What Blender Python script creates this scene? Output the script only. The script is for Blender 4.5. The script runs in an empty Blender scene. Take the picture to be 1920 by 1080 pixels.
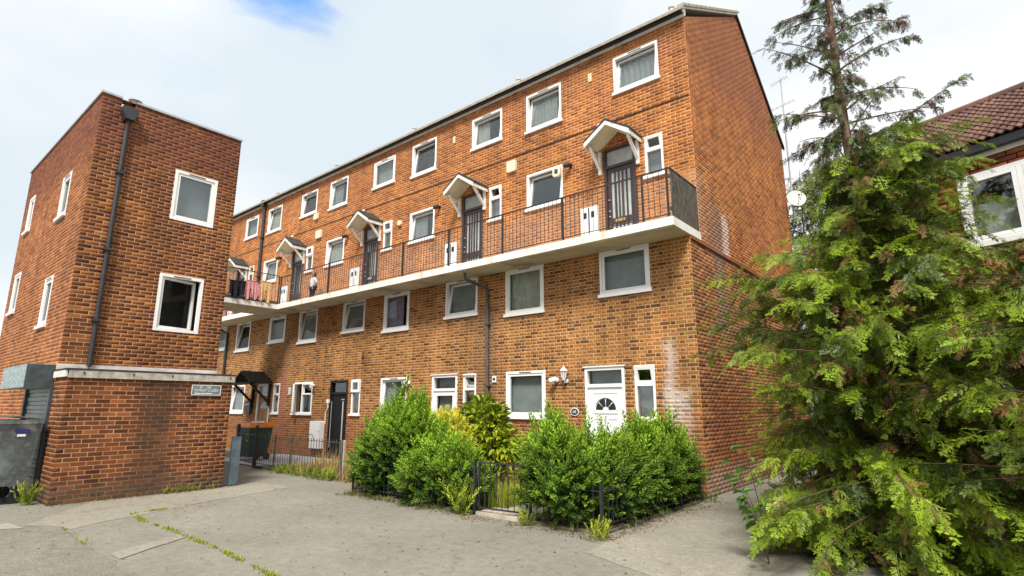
import bpy, math, random
import numpy as np
from mathutils import Vector, Matrix

rng = np.random.default_rng(7)
random.seed(7)
SC = bpy.context.scene
COL = SC.collection
R = math.radians

# ------------------------------------------------------------------ camera, sky, sun, exposure
cam_d = bpy.data.cameras.new("camera")
cam_d.sensor_width = 36.0
cam_d.lens = 36.0 * 1043.0 / 1920.0
cam_d.clip_start = 0.05
cam_d.clip_end = 1500
cam = bpy.data.objects.new("camera", cam_d)
COL.objects.link(cam)
CAM = np.array([3.96, -10.23, 1.6])
cam.location = CAM
cam.rotation_euler = (R(102.0), 0, R(39.6))
SC.camera = cam
SC.render.resolution_x, SC.render.resolution_y = 1024, 576
SC.view_settings.view_transform = 'Standard'
SC.view_settings.look = 'None'
SC.view_settings.exposure = 0.97
SC.view_settings.gamma = 1.0
SC.view_settings.use_curve_mapping = False

SUN_AZ, SUN_EL = R(150.0), R(52.0)      # azimuth clockwise from +Y: sun stands behind the camera
world = bpy.data.worlds.new("World")
SC.world = world
world.use_nodes = True
nt = world.node_tree
nt.nodes.clear()


def N(tree, kind, **kw):
    n = tree.nodes.new(kind)
    for k, v in kw.items():
        if k == 'inp':
            for kk, vv in v.items():
                n.inputs[kk].default_value = vv
        else:
            setattr(n, k, v)
    return n


def ramp(tree, stops, interp='LINEAR'):
    n = tree.nodes.new('ShaderNodeValToRGB')
    n.color_ramp.interpolation = interp
    el = n.color_ramp.elements
    while len(el) < len(stops):
        el.new(0.5)
    for e, (p, c) in zip(el, stops):
        e.position = p
        e.color = (*c, 1) if len(c) == 3 else c
    return n


out = N(nt, 'ShaderNodeOutputWorld')
bg = N(nt, 'ShaderNodeBackground')
bg.inputs[1].default_value = 0.1
sky = N(nt, 'ShaderNodeTexSky', sky_type='NISHITA', sun_disc=False)
sky.sun_elevation = SUN_EL
sky.sun_rotation = SUN_AZ
tc = N(nt, 'ShaderNodeTexCoord')
mp = N(nt, 'ShaderNodeMapping')
mp.inputs['Scale'].default_value = (1.0, 1.0, 1.9)
nt.links.new(tc.outputs['Generated'], mp.inputs[0])
n1 = N(nt, 'ShaderNodeTexNoise', inp={'Scale': 3.1, 'Detail': 8.0, 'Roughness': 0.55, 'Distortion': 0.25})
nt.links.new(mp.outputs[0], n1.inputs['Vector'])
n2 = N(nt, 'ShaderNodeTexNoise', inp={'Scale': 1.1, 'Detail': 4.0, 'Roughness': 0.5})
nt.links.new(mp.outputs[0], n2.inputs['Vector'])
# a break in the cloud high over the near courtyard
dot = N(nt, 'ShaderNodeVectorMath', operation='DOT_PRODUCT')
dot.inputs[1].default_value = Vector((-0.681, 0.348, 0.644)).normalized()
nt.links.new(tc.outputs['Generated'], dot.inputs[0])
hole = N(nt, 'ShaderNodeMapRange', interpolation_type='SMOOTHSTEP')
hole.inputs[1].default_value = 0.984
hole.inputs[2].default_value = 1.0
hole.inputs[3].default_value = 0.0
hole.inputs[4].default_value = 0.38
nt.links.new(dot.outputs['Value'], hole.inputs[0])
sub = N(nt, 'ShaderNodeMath', operation='SUBTRACT')
nt.links.new(n1.outputs[0], sub.inputs[0])
nt.links.new(hole.outputs[0], sub.inputs[1])
cover = ramp(nt, [(0.10, (0.0, 0.0, 0.0)), (0.24, (0.92, 0.92, 0.92)), (0.36, (1, 1, 1))])
nt.links.new(sub.outputs[0], cover.inputs[0])
cloudcol = ramp(nt, [(0.36, (4.0, 4.45, 4.8)), (0.46, (4.9, 5.15, 5.35)), (0.58, (5.6, 5.65, 5.7))])
nt.links.new(n2.outputs[0], cloudcol.inputs[0])
mixs = N(nt, 'ShaderNodeMixRGB')
nt.links.new(cover.outputs[0], mixs.inputs[0])
gain = N(nt, 'ShaderNodeVectorMath', operation='MULTIPLY')
gain.inputs[1].default_value = (0.75, 1.45, 1.9)
nt.links.new(sky.outputs[0], gain.inputs[0])
nt.links.new(gain.outputs[0], mixs.inputs[1])
nt.links.new(cloudcol.outputs[0], mixs.inputs[2])
nt.links.new(mixs.outputs[0], bg.inputs[0])
nt.links.new(bg.outputs[0], out.inputs[0])

sun_d = bpy.data.lights.new("sun", 'SUN')
sun_d.energy = 3.1
sun_d.angle = R(16)
sun_d.color = (1.0, 0.95, 0.87)
sun = bpy.data.objects.new("sun", sun_d)
COL.objects.link(sun)
sdir = Vector((math.sin(SUN_AZ) * math.cos(SUN_EL), math.cos(SUN_AZ) * math.cos(SUN_EL), math.sin(SUN_EL)))
sun.rotation_euler = sdir.to_track_quat('Z', 'Y').to_euler()
sun.location = (0, -20, 30)


# ------------------------------------------------------------------ materials
def new_mat(name):
    m = bpy.data.materials.new(name)
    m.use_nodes = True
    t = m.node_tree
    t.nodes.clear()
    o = N(t, 'ShaderNodeOutputMaterial')
    b = N(t, 'ShaderNodeBsdfPrincipled')
    t.links.new(b.outputs[0], o.inputs[0])
    return m, t, b, o


def simple(name, col, rough=0.6, spec=0.4, metal=0.0, vary=0.12, scale=9.0, bump=0.0, dirt=None, stretch=None):
    m, t, b, o = new_mat(name)
    b.inputs['Roughness'].default_value = rough
    b.inputs['Specular IOR Level'].default_value = spec
    b.inputs['Metallic'].default_value = metal
    g = N(t, 'ShaderNodeNewGeometry')
    n = N(t, 'ShaderNodeTexNoise', inp={'Scale': scale, 'Detail': 5.0, 'Roughness': 0.6})
    if stretch:
        mz = N(t, 'ShaderNodeMapping')
        mz.inputs['Scale'].default_value = stretch
        t.links.new(g.outputs['Position'], mz.inputs[0])
        t.links.new(mz.outputs[0], n.inputs['Vector'])
    else:
        t.links.new(g.outputs['Position'], n.inputs['Vector'])
    lo = tuple(c * (1 - vary * 1.6) for c in col)
    hi = tuple(min(1, c * (1 + vary)) for c in col)
    if dirt:
        r = ramp(t, [(0.30, dirt), (0.44, lo), (0.70, hi)])
    else:
        r = ramp(t, [(0.3, lo), (0.7, hi)])
    t.links.new(n.outputs[0], r.inputs[0])
    t.links.new(r.outputs[0], b.inputs['Base Color'])
    if bump:
        n3 = N(t, 'ShaderNodeTexNoise', inp={'Scale': scale * 8, 'Detail': 3.0})
        t.links.new(g.outputs['Position'], n3.inputs['Vector'])
        bm = N(t, 'ShaderNodeBump', inp={'Strength': bump, 'Distance': 0.01})
        t.links.new(n3.outputs[0], bm.inputs['Height'])
        t.links.new(bm.outputs[0], b.inputs['Normal'])
    return m


def box_mask(t, pos, lim, soft, noise=0.5):
    """product of soft steps along world axes; lim = {axis: (lo, hi)}"""
    nz = N(t, 'ShaderNodeTexNoise', inp={'Scale': 2.2, 'Detail': 6.0, 'Roughness': 0.65})
    t.links.new(pos, nz.inputs['Vector'])
    sc = N(t, 'ShaderNodeVectorMath', operation='MULTIPLY_ADD')
    sc.inputs[1].default_value = (noise,) * 3
    sc.inputs[2].default_value = (-noise * 0.5,) * 3
    t.links.new(nz.outputs['Color'], sc.inputs[0])
    ad = N(t, 'ShaderNodeVectorMath', operation='ADD')
    t.links.new(pos, ad.inputs[0])
    t.links.new(sc.outputs[0], ad.inputs[1])
    sp = N(t, 'ShaderNodeSeparateXYZ')
    t.links.new(ad.outputs[0], sp.inputs[0])
    cur = None
    for ax, (lo, hi) in lim.items():
        for edge, sgn in ((lo, 1), (hi, -1)):
            if edge is None:
                continue
            mr = N(t, 'ShaderNodeMapRange', interpolation_type='SMOOTHSTEP')
            a, bb = edge - soft / 2, edge + soft / 2
            mr.inputs[1].default_value = a
            mr.inputs[2].default_value = bb
            mr.inputs[3].default_value = 0.0 if sgn > 0 else 1.0
            mr.inputs[4].default_value = 1.0 if sgn > 0 else 0.0
            t.links.new(sp.outputs[ax], mr.inputs[0])
            if cur is None:
                cur = mr.outputs[0]
            else:
                mu = N(t, 'ShaderNodeMath', operation='MULTIPLY')
                t.links.new(cur, mu.inputs[0])
                t.links.new(mr.outputs[0], mu.inputs[1])
                cur = mu.outputs[0]
    return cur


def masonry(name, stops, stains=(), blotch=0.22, rough=0.9, per_piece=True, fine=70.0):
    """brick (per_piece) or mortar; every brick takes its own colour of the palette"""
    m, t, b, o = new_mat(name)
    b.inputs['Roughness'].default_value = rough
    b.inputs['Specular IOR Level'].default_value = 0.2
    g = N(t, 'ShaderNodeNewGeometry')
    pos = g.outputs['Position']
    if per_piece:
        oi = N(t, 'ShaderNodeObjectInfo')
        ad = N(t, 'ShaderNodeMath', operation='ADD')
        t.links.new(g.outputs['Random Per Island'], ad.inputs[0])
        t.links.new(oi.outputs['Random'], ad.inputs[1])
        fr = N(t, 'ShaderNodeMath', operation='FRACT')
        t.links.new(ad.outputs[0], fr.inputs[0])
        val = fr.outputs[0]
    else:
        nz = N(t, 'ShaderNodeTexNoise', inp={'Scale': 5.0, 'Detail': 5.0})
        t.links.new(pos, nz.inputs['Vector'])
        val = nz.outputs[0]
    rp = ramp(t, stops)
    t.links.new(val, rp.inputs[0])
    # large blotches and fine grain
    nb = N(t, 'ShaderNodeTexNoise', inp={'Scale': 0.75, 'Detail': 6.0, 'Roughness': 0.66})
    t.links.new(pos, nb.inputs['Vector'])
    nf = N(t, 'ShaderNodeTexNoise', inp={'Scale': fine, 'Detail': 3.0})
    t.links.new(pos, nf.inputs['Vector'])
    s1 = N(t, 'ShaderNodeMapRange', inp={1: 0.25, 2: 0.75, 3: 1 - blotch * 1.25, 4: 1 + blotch})
    t.links.new(nb.outputs[0], s1.inputs[0])
    s2 = N(t, 'ShaderNodeMapRange', inp={1: 0.25, 2: 0.75, 3: 0.82, 4: 1.15})
    t.links.new(nf.outputs[0], s2.inputs[0])
    mpz = N(t, 'ShaderNodeMapping')
    mpz.inputs['Scale'].default_value = (3.2, 3.2, 0.22)
    t.links.new(pos, mpz.inputs[0])
    ns = N(t, 'ShaderNodeTexNoise', inp={'Scale': 1.0, 'Detail': 5.0, 'Roughness': 0.65})
    t.links.new(mpz.outputs[0], ns.inputs['Vector'])
    s3 = N(t, 'ShaderNodeMapRange', inp={1: 0.30, 2: 0.62, 3: 0.74, 4: 1.06})
    t.links.new(ns.outputs[0], s3.inputs[0])
    mu0 = N(t, 'ShaderNodeMath', operation='MULTIPLY')
    t.links.new(s1.outputs[0], mu0.inputs[0])
    t.links.new(s3.outputs[0], mu0.inputs[1])
    mu = N(t, 'ShaderNodeMath', operation='MULTIPLY')
    t.links.new(mu0.outputs[0], mu.inputs[0])
    t.links.new(s2.outputs[0], mu.inputs[1])
    mc = N(t, 'ShaderNodeVectorMath', operation='SCALE')
    t.links.new(rp.outputs[0], mc.inputs[0])
    t.links.new(mu.outputs[0], mc.inputs['Scale'])
    cur = mc.outputs[0]
    for lim, soft, noise, colr, amt in stains:
        k = box_mask(t, pos, lim, soft, noise)
        ms = N(t, 'ShaderNodeMath', operation='MULTIPLY')
        ms.inputs[1].default_value = amt
        t.links.new(k, ms.inputs[0])
        mx = N(t, 'ShaderNodeMixRGB')
        t.links.new(ms.outputs[0], mx.inputs[0])
        t.links.new(cur, mx.inputs[1])
        mx.inputs[2].default_value = (*colr, 1)
        cur = mx.outputs[0]
    t.links.new(cur, b.inputs['Base Color'])
    bm = N(t, 'ShaderNodeBump', inp={'Strength': 0.35, 'Distance': 0.004})
    t.links.new(nf.outputs[0], bm.inputs['Height'])
    t.links.new(bm.outputs[0], b.inputs['Normal'])
    return m


# stains: limits, softness, noise, colour, amount
ST_LOW = [({'X': (-0.66, -0.46), 'Z': (None, 2.85)}, 0.22, 0.45, (0.60, 0.53, 0.48), 0.5),
          ({'X': (-0.58, -0.22), 'Z': (None, 1.9)}, 0.35, 0.8, (0.60, 0.53, 0.48), 0.55),
          ({'X': (-15.2, -14.76), 'Z': (0.2, 2.9)}, 0.10, 0.15, (0.33, 0.13, 0.10), 0.75),
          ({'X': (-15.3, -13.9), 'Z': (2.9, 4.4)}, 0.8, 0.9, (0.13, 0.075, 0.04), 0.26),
          ({'Z': (None, 1.35)}, 0.6, 0.7, (0.23, 0.075, 0.035), 0.45),
          ({'X': (-5.75, -5.0), 'Z': (None, 4.0)}, 0.35, 0.3, (0.16, 0.10, 0.06), 0.5)]
ST_GAB_L = [({'Y': (1.25, 1.85), 'Z': (3.0, None)}, 0.45, 0.7, (0.20, 0.15, 0.12), 0.55),
            ({'Z': (None, 1.9), 'Y': (0.6, None)}, 0.7, 0.9, (0.23, 0.075, 0.03), 0.5),
            ({'Z': (None, 0.42)}, 0.3, 0.6, (0.34, 0.28, 0.24), 0.5)]
ST_UP = [({'Y': (1.1, 2.0), 'Z': (4.8, 6.0)}, 0.5, 0.9, (0.22, 0.15, 0.11), 0.6),
         ({'Y': (1.9, 2.3), 'Z': (4.8, 5.8)}, 0.3, 0.4, (0.62, 0.55, 0.50), 0.6),
         ({'Y': (0.5, 0.95), 'Z': (4.9, 6.4)}, 0.4, 0.5, (0.40, 0.28, 0.20), 0.4),
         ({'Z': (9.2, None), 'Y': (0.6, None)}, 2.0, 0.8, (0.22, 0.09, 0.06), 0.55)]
ST_PL = [({'Y': (-6.5, -5.85), 'Z': (0.1, None)}, 0.5, 0.5, (0.07, 0.045, 0.03), 0.6),
         ({'Z': (None, 0.30)}, 0.3, 0.4, (0.08, 0.06, 0.045), 0.6)]
ST_TW = [({'Z': (6.6, None)}, 1.2, 0.6, (0.13, 0.042, 0.033), 0.55)]

M = {}
M['brick_low'] = masonry('stock_brick', [(0.0, (0.1052, 0.0479, 0.0239)), (0.14, (0.1619, 0.0696, 0.0288)), (0.30, (0.251, 0.1088, 0.0359)),
                                         (0.55, (0.3157, 0.1437, 0.0431)), (0.85, (0.3562, 0.1611, 0.0503)), (1.0, (0.3886, 0.1306, 0.0335))], ST_LOW)
M['mortar_low'] = masonry('stock_mortar', [(0.3, (0.5063, 0.3018, 0.1325)), (0.7, (0.6414, 0.4053, 0.2098))], ST_LOW, per_piece=False)
M['brick_gab'] = masonry('gable_brick', [(0.0, (0.1224, 0.0476, 0.0239)), (0.35, (0.2272, 0.0825, 0.0311)), (0.7, (0.3321, 0.1283, 0.0407)),
                                         (1.0, (0.3846, 0.1559, 0.0539))], ST_GAB_L)
M['mortar_gab'] = masonry('gable_mortar', [(0.3, (0.5046, 0.2992, 0.1435)), (0.7, (0.6438, 0.4048, 0.2208))], ST_GAB_L, per_piece=False)
M['brick_up'] = masonry('orange_brick', [(0.0, (0.2053, 0.0641, 0.0235)), (0.3, (0.3213, 0.099, 0.0258)), (0.7, (0.4194, 0.1379, 0.0317)),
                                         (1.0, (0.4908, 0.1797, 0.0399))], ST_UP)
M['mortar_up'] = masonry('orange_mortar', [(0.3, (0.5742, 0.3168, 0.1495)), (0.7, (0.696, 0.4312, 0.2415))], ST_UP, per_piece=False)
M['brick_tow'] = masonry('red_brick', [(0.0, (0.0856, 0.0316, 0.0183)), (0.3, (0.1488, 0.0513, 0.0206)), (0.7, (0.2028, 0.0691, 0.0217)),
                                       (0.93, (0.2614, 0.0927, 0.0252)), (1.0, (0.3786, 0.1479, 0.0343))], ST_TW)
M['mortar_tow'] = masonry('red_mortar', [(0.3, (0.4434, 0.2415, 0.1196)), (0.7, (0.5798, 0.345, 0.2033))], ST_TW, per_piece=False)
M['brick_tol'] = masonry('side_brick', [(0.0, (0.1842, 0.0632, 0.0292)), (0.4, (0.2856, 0.0979, 0.0359)), (1.0, (0.4053, 0.1439, 0.0479))], ST_TW)
M['brick_pl'] = masonry('plinth_brick', [(0.0, (0.0765, 0.0277, 0.0165)), (0.3, (0.1352, 0.0457, 0.0188)), (0.75, (0.1938, 0.0633, 0.0198)),
                                         (1.0, (0.3064, 0.0991, 0.0309))], ST_PL)
M['mortar_pl'] = masonry('plinth_mortar', [(0.3, (0.4263, 0.2415, 0.1265)), (0.7, (0.5627, 0.3363, 0.1955))], ST_PL, per_piece=False)
M['brick_h'] = masonry('house_brick', [(0.0, (0.17, 0.05, 0.03)), (0.5, (0.26, 0.075, 0.035)), (1.0, (0.36, 0.12, 0.05))])
M['mortar_h'] = masonry('house_mortar', [(0.3, (0.45, 0.36, 0.25)), (0.7, (0.60, 0.5, 0.36))], per_piece=False)
M['tile'] = masonry('roof_tile', [(0.0, (0.10, 0.058, 0.048)), (0.5, (0.145, 0.080, 0.064)), (1.0, (0.20, 0.108, 0.08))], fine=40)

M['upvc'] = simple('white_frame', (0.80, 0.80, 0.79), 0.32, 0.5, vary=0.03)
M['white'] = simple('white_paint', (0.76, 0.74, 0.69), 0.55, 0.4, vary=0.06, scale=5, dirt=(0.5, 0.45, 0.36))
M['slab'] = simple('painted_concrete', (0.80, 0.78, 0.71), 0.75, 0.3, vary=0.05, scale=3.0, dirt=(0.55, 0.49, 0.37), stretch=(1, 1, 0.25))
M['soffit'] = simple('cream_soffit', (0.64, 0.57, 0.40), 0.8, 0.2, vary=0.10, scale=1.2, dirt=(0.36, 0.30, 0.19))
M['grey_board'] = simple('weathered_board', (0.48, 0.44, 0.38), 0.85, 0.2, vary=0.18, scale=7, dirt=(0.25, 0.21, 0.17))
M['band'] = simple('pale_band', (0.66, 0.63, 0.60), 0.8, 0.2, vary=0.12, scale=4, dirt=(0.42, 0.39, 0.36))
M['wood_grey'] = simple('silvered_timber', (0.135, 0.118, 0.095), 0.9, 0.2, vary=0.35, scale=9, dirt=(0.06, 0.055, 0.04), stretch=(4, 4, 0.5))
M['black'] = simple('black_plastic', (0.018, 0.019, 0.022), 0.4, 0.5, vary=0.2)
M['black_paint'] = simple('black_paint', (0.008, 0.008, 0.009), 0.6, 0.25, vary=0.2)
M['iron'] = simple('black_iron', (0.022, 0.022, 0.026), 0.55, 0.5, vary=0.3, scale=20)
M['rusty'] = simple('worn_iron', (0.09, 0.075, 0.055), 0.7, 0.4, vary=0.5, scale=14)
M['pipe_dark'] = simple('dark_pipe', (0.03, 0.03, 0.036), 0.5, 0.5, vary=0.25, scale=6)
M['pipe_grey'] = simple('grey_pipe', (0.10, 0.085, 0.075), 0.6, 0.4, vary=0.25, scale=6)
M['brown_door'] = simple('dark_brown_paint', (0.050, 0.030, 0.026), 0.45, 0.5, vary=0.2)
M['oak_door'] = simple('orange_timber', (0.30, 0.115, 0.022), 0.45, 0.4, vary=0.2, scale=6)
M['dark_timber'] = simple('dark_timber', (0.028, 0.018, 0.014), 0.7, 0.3, vary=0.25)
M['felt'] = simple('roofing_felt', (0.050, 0.047, 0.043), 0.9, 0.2, vary=0.3, scale=9, bump=0.4)
M['roof'] = simple('roof_concrete_tile', (0.34, 0.31, 0.25), 0.9, 0.2, vary=0.2, scale=6)
M['brass'] = simple('brass', (0.55, 0.36, 0.11), 0.35, 0.5, 0.8, vary=0.15)
M['cream'] = simple('cream_plastic', (0.74, 0.66, 0.46), 0.5, 0.4, vary=0.05)
M['shutter'] = simple('shutter_steel', (0.22, 0.26, 0.25), 0.45, 0.5, 0.3, vary=0.2, scale=5)
M['dark_steel'] = simple('dark_steel', (0.06, 0.075, 0.08), 0.5, 0.5, 0.2, vary=0.25)
M['flaking'] = simple('flaking_paint', (0.34, 0.42, 0.42), 0.6, 0.4, vary=0.25, scale=14, dirt=(0.05, 0.14, 0.15))
M['blue_steel'] = simple('blue_grey_steel', (0.11, 0.15, 0.18), 0.5, 0.5, 0.2, vary=0.3, scale=5)
M['galv'] = simple('galvanised_steel', (0.19, 0.22, 0.23), 0.5, 0.5, 0.35, vary=0.35, scale=2.2, dirt=(0.30, 0.29, 0.26))
M['bin_green'] = simple('bin_green', (0.012, 0.050, 0.028), 0.45, 0.4, vary=0.15)
M['bin_lid'] = simple('bin_orange', (0.75, 0.21, 0.015), 0.45, 0.4, vary=0.08)
M['yellow'] = simple('yellow_print', (0.70, 0.70, 0.05), 0.6, 0.3, vary=0.08)
M['dish'] = simple('dish_grey', (0.52, 0.50, 0.46), 0.5, 0.4, vary=0.08)
M['alu'] = simple('aluminium', (0.50, 0.51, 0.52), 0.4, 0.5, 0.6, vary=0.08)
M['plate'] = simple('grey_sign', (0.17, 0.22, 0.23), 0.45, 0.5, vary=0.35, scale=20)
M['plate_text'] = simple('sign_white', (0.72, 0.74, 0.74), 0.6, 0.3, vary=0.05)
M['blue_print'] = simple('blue_print', (0.03, 0.03, 0.16), 0.5, 0.3)
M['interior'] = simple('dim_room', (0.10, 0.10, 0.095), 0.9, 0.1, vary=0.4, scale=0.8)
M['net'] = simple('net_curtain', (0.46, 0.48, 0.47), 0.9, 0.1, vary=0.10, scale=4)
M['net_dark'] = simple('grey_blind', (0.33, 0.37, 0.36), 0.9, 0.1, vary=0.12, scale=3)
M['lilac'] = simple('lilac_curtain', (0.42, 0.36, 0.50), 0.9, 0.1, vary=0.25, scale=14)
M['cream_curtain'] = simple('cream_curtain', (0.62, 0.63, 0.55), 0.9, 0.1, vary=0.12, scale=5)
M['frost'] = simple('obscure_glass', (0.40, 0.42, 0.42), 0.2, 0.5, vary=0.12, scale=6)
M['bark'] = simple('bark', (0.20, 0.13, 0.095), 0.95, 0.1, vary=0.35, scale=14, bump=0.8)
M['twig'] = simple('twig', (0.115, 0.075, 0.045), 0.9, 0.1, vary=0.3, scale=14)
M['stem_dark'] = simple('hedge_stem', (0.07, 0.05, 0.035), 0.95, 0.1, vary=0.3)
M['soil'] = simple('soil', (0.12, 0.09, 0.055), 0.95, 0.1, vary=0.4, scale=6, bump=0.8)
M['path'] = simple('garden_path', (0.40, 0.36, 0.29), 0.9, 0.2, vary=0.18, scale=4, bump=0.3)
M['pale_paving'] = simple('pale_paving', (0.44, 0.46, 0.52), 0.85, 0.2, vary=0.1, scale=4)
M['kerb'] = simple('kerb_concrete', (0.20, 0.17, 0.12), 0.9, 0.2, vary=0.4, scale=5, bump=0.5, dirt=(0.08, 0.07, 0.04))
M['skin'] = simple('skin', (0.30, 0.16, 0.10), 0.6, 0.3, vary=0.03)
M['hair'] = simple('dark_hair', (0.025, 0.014, 0.012), 0.6, 0.3, vary=0.2)
M['cloth_white'] = simple('pale_cloth', (0.60, 0.66, 0.68), 0.9, 0.1, vary=0.08)
M['cloth_dark'] = simple('dark_cloth', (0.018, 0.018, 0.024), 0.9, 0.1, vary=0.2)
M['cloth_pink'] = simple('pink_cloth', (0.62, 0.28, 0.30), 0.9, 0.1, vary=0.15, scale=10)
M['cloth_cream'] = simple('apricot_cloth', (0.62, 0.40, 0.20), 0.9, 0.1, vary=0.12, scale=10)
M['cover'] = simple('cover_concrete', (0.27, 0.26, 0.225), 0.85, 0.3, vary=0.1)


def glass_mat():
    m = bpy.data.materials.new('window_glass')
    m.use_nodes = True
    t = m.node_tree
    t.nodes.clear()
    o = N(t, 'ShaderNodeOutputMaterial')
    f = N(t, 'ShaderNodeFresnel', inp={'IOR': 3.8})
    tr = N(t, 'ShaderNodeBsdfTransparent')
    tr.inputs[0].default_value = (0.84, 0.86, 0.855, 1)
    gl = N(t, 'ShaderNodeBsdfGlossy', inp={'Roughness': 0.015})
    g = N(t, 'ShaderNodeNewGeometry')
    nz = N(t, 'ShaderNodeTexNoise', inp={'Scale': 1.4, 'Detail': 1.0})
    t.links.new(g.outputs['Position'], nz.inputs['Vector'])
    bm = N(t, 'ShaderNodeBump', inp={'Strength': 0.06, 'Distance': 0.05})
    t.links.new(nz.outputs[0], bm.inputs['Height'])
    t.links.new(bm.outputs[0], gl.inputs['Normal'])
    mx = N(t, 'ShaderNodeMixShader')
    # one reflection per pane: the inner face of the sheet only lets light through
    inv = N(t, 'ShaderNodeMath', operation='SUBTRACT')
    inv.inputs[0].default_value = 1.0
    t.links.new(g.outputs['Backfacing'], inv.inputs[1])
    fac = N(t, 'ShaderNodeMath', operation='MULTIPLY')
    t.links.new(f.outputs[0], fac.inputs[0])
    t.links.new(inv.outputs[0], fac.inputs[1])
    t.links.new(fac.outputs[0], mx.inputs[0])
    t.links.new(tr.outputs[0], mx.inputs[1])
    t.links.new(gl.outputs[0], mx.inputs[2])
    t.links.new(mx.outputs[0], o.inputs[0])
    return m


M['glass'] = glass_mat()
M['glass_bright'] = M['glass'].copy()
M['glass_bright'].node_tree.nodes['Fresnel'].inputs[0].default_value = 3.6
M['glass_low'] = M['glass'].copy()
M['glass_low'].node_tree.nodes['Fresnel'].inputs[0].default_value = 1.7
M['glass_dim'] = M['glass'].copy()
M['glass_dim'].node_tree.nodes['Fresnel'].inputs[0].default_value = 1.3


def ground_mat(name, lo, hi, speck=0.35):
    m, t, b, o = new_mat(name)
    b.inputs['Roughness'].default_value = 0.93
    b.inputs['Specular IOR Level'].default_value = 0.2
    g = N(t, 'ShaderNodeNewGeometry')
    pos = g.outputs['Position']

    def nz(s, d, r=0.6):
        n = N(t, 'ShaderNodeTexNoise', inp={'Scale': s, 'Detail': d, 'Roughness': r})
        t.links.new(pos, n.inputs['Vector'])
        return n
    a = nz(0.5, 8.0, 0.68)
    c = nz(9.0, 5.0)
    d = nz(95.0, 2.0)
    rp = ramp(t, [(0.30, lo), (0.50, tuple((x + y) / 2 for x, y in zip(lo, hi))), (0.68, hi)])
    t.links.new(a.outputs[0], rp.inputs[0])
    s1 = N(t, 'ShaderNodeMapRange', inp={1: 0.3, 2: 0.7, 3: 0.86, 4: 1.12})
    t.links.new(c.outputs[0], s1.inputs[0])
    s2 = N(t, 'ShaderNodeMapRange', inp={1: 0.30, 2: 0.70, 3: 1 - speck, 4: 1 + speck})
    t.links.new(d.outputs[0], s2.inputs[0])
    e = nz(30.0, 3.0, 0.7)
    s4 = N(t, 'ShaderNodeMapRange', inp={1: 0.32, 2: 0.68, 3: 0.89, 4: 1.10})
    t.links.new(e.outputs[0], s4.inputs[0])
    mua = N(t, 'ShaderNodeMath', operation='MULTIPLY')
    t.links.new(s1.outputs[0], mua.inputs[0])
    t.links.new(s4.outputs[0], mua.inputs[1])
    mu = N(t, 'ShaderNodeMath', operation='MULTIPLY')
    t.links.new(mua.outputs[0], mu.inputs[0])
    t.links.new(s2.outputs[0], mu.inputs[1])
    vor = N(t, 'ShaderNodeTexVoronoi', feature='DISTANCE_TO_EDGE', inp={'Scale': 0.33})
    wob = N(t, 'ShaderNodeVectorMath', operation='MULTIPLY_ADD')
    n4 = nz(1.6, 6.0)
    wob.inputs[1].default_value = (1.1, 1.1, 0)
    t.links.new(n4.outputs['Color'], wob.inputs[0])
    t.links.new(pos, wob.inputs[2])
    t.links.new(wob.outputs[0], vor.inputs['Vector'])
    ck = N(t, 'ShaderNodeMapRange', inp={1: 0.0, 2: 0.006, 3: 0.76, 4: 1.0})
    t.links.new(vor.outputs['Distance'], ck.inputs[0])
    mu2 = N(t, 'ShaderNodeMath', operation='MULTIPLY')
    t.links.new(mu.outputs[0], mu2.inputs[0])
    t.links.new(ck.outputs[0], mu2.inputs[1])
    sc = N(t, 'ShaderNodeVectorMath', operation='SCALE')
    t.links.new(rp.outputs[0], sc.inputs[0])
    t.links.new(mu2.outputs[0], sc.inputs['Scale'])
    t.links.new(sc.outputs[0], b.inputs['Base Color'])
    bm = N(t, 'ShaderNodeBump', inp={'Strength': 0.45, 'Distance': 0.006})
    t.links.new(d.outputs[0], bm.inputs['Height'])
    t.links.new(bm.outputs[0], b.inputs['Normal'])
    return m


M['ground'] = ground_mat('worn_tarmac', (0.172, 0.161, 0.132), (0.240, 0.224, 0.185), speck=0.28)
M['tarmac_dark'] = ground_mat('dark_tarmac', (0.145, 0.134, 0.108), (0.215, 0.198, 0.16), speck=0.45)
M['tarmac_pale'] = ground_mat('pale_patch', (0.215, 0.198, 0.158), (0.285, 0.262, 0.21))


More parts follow.
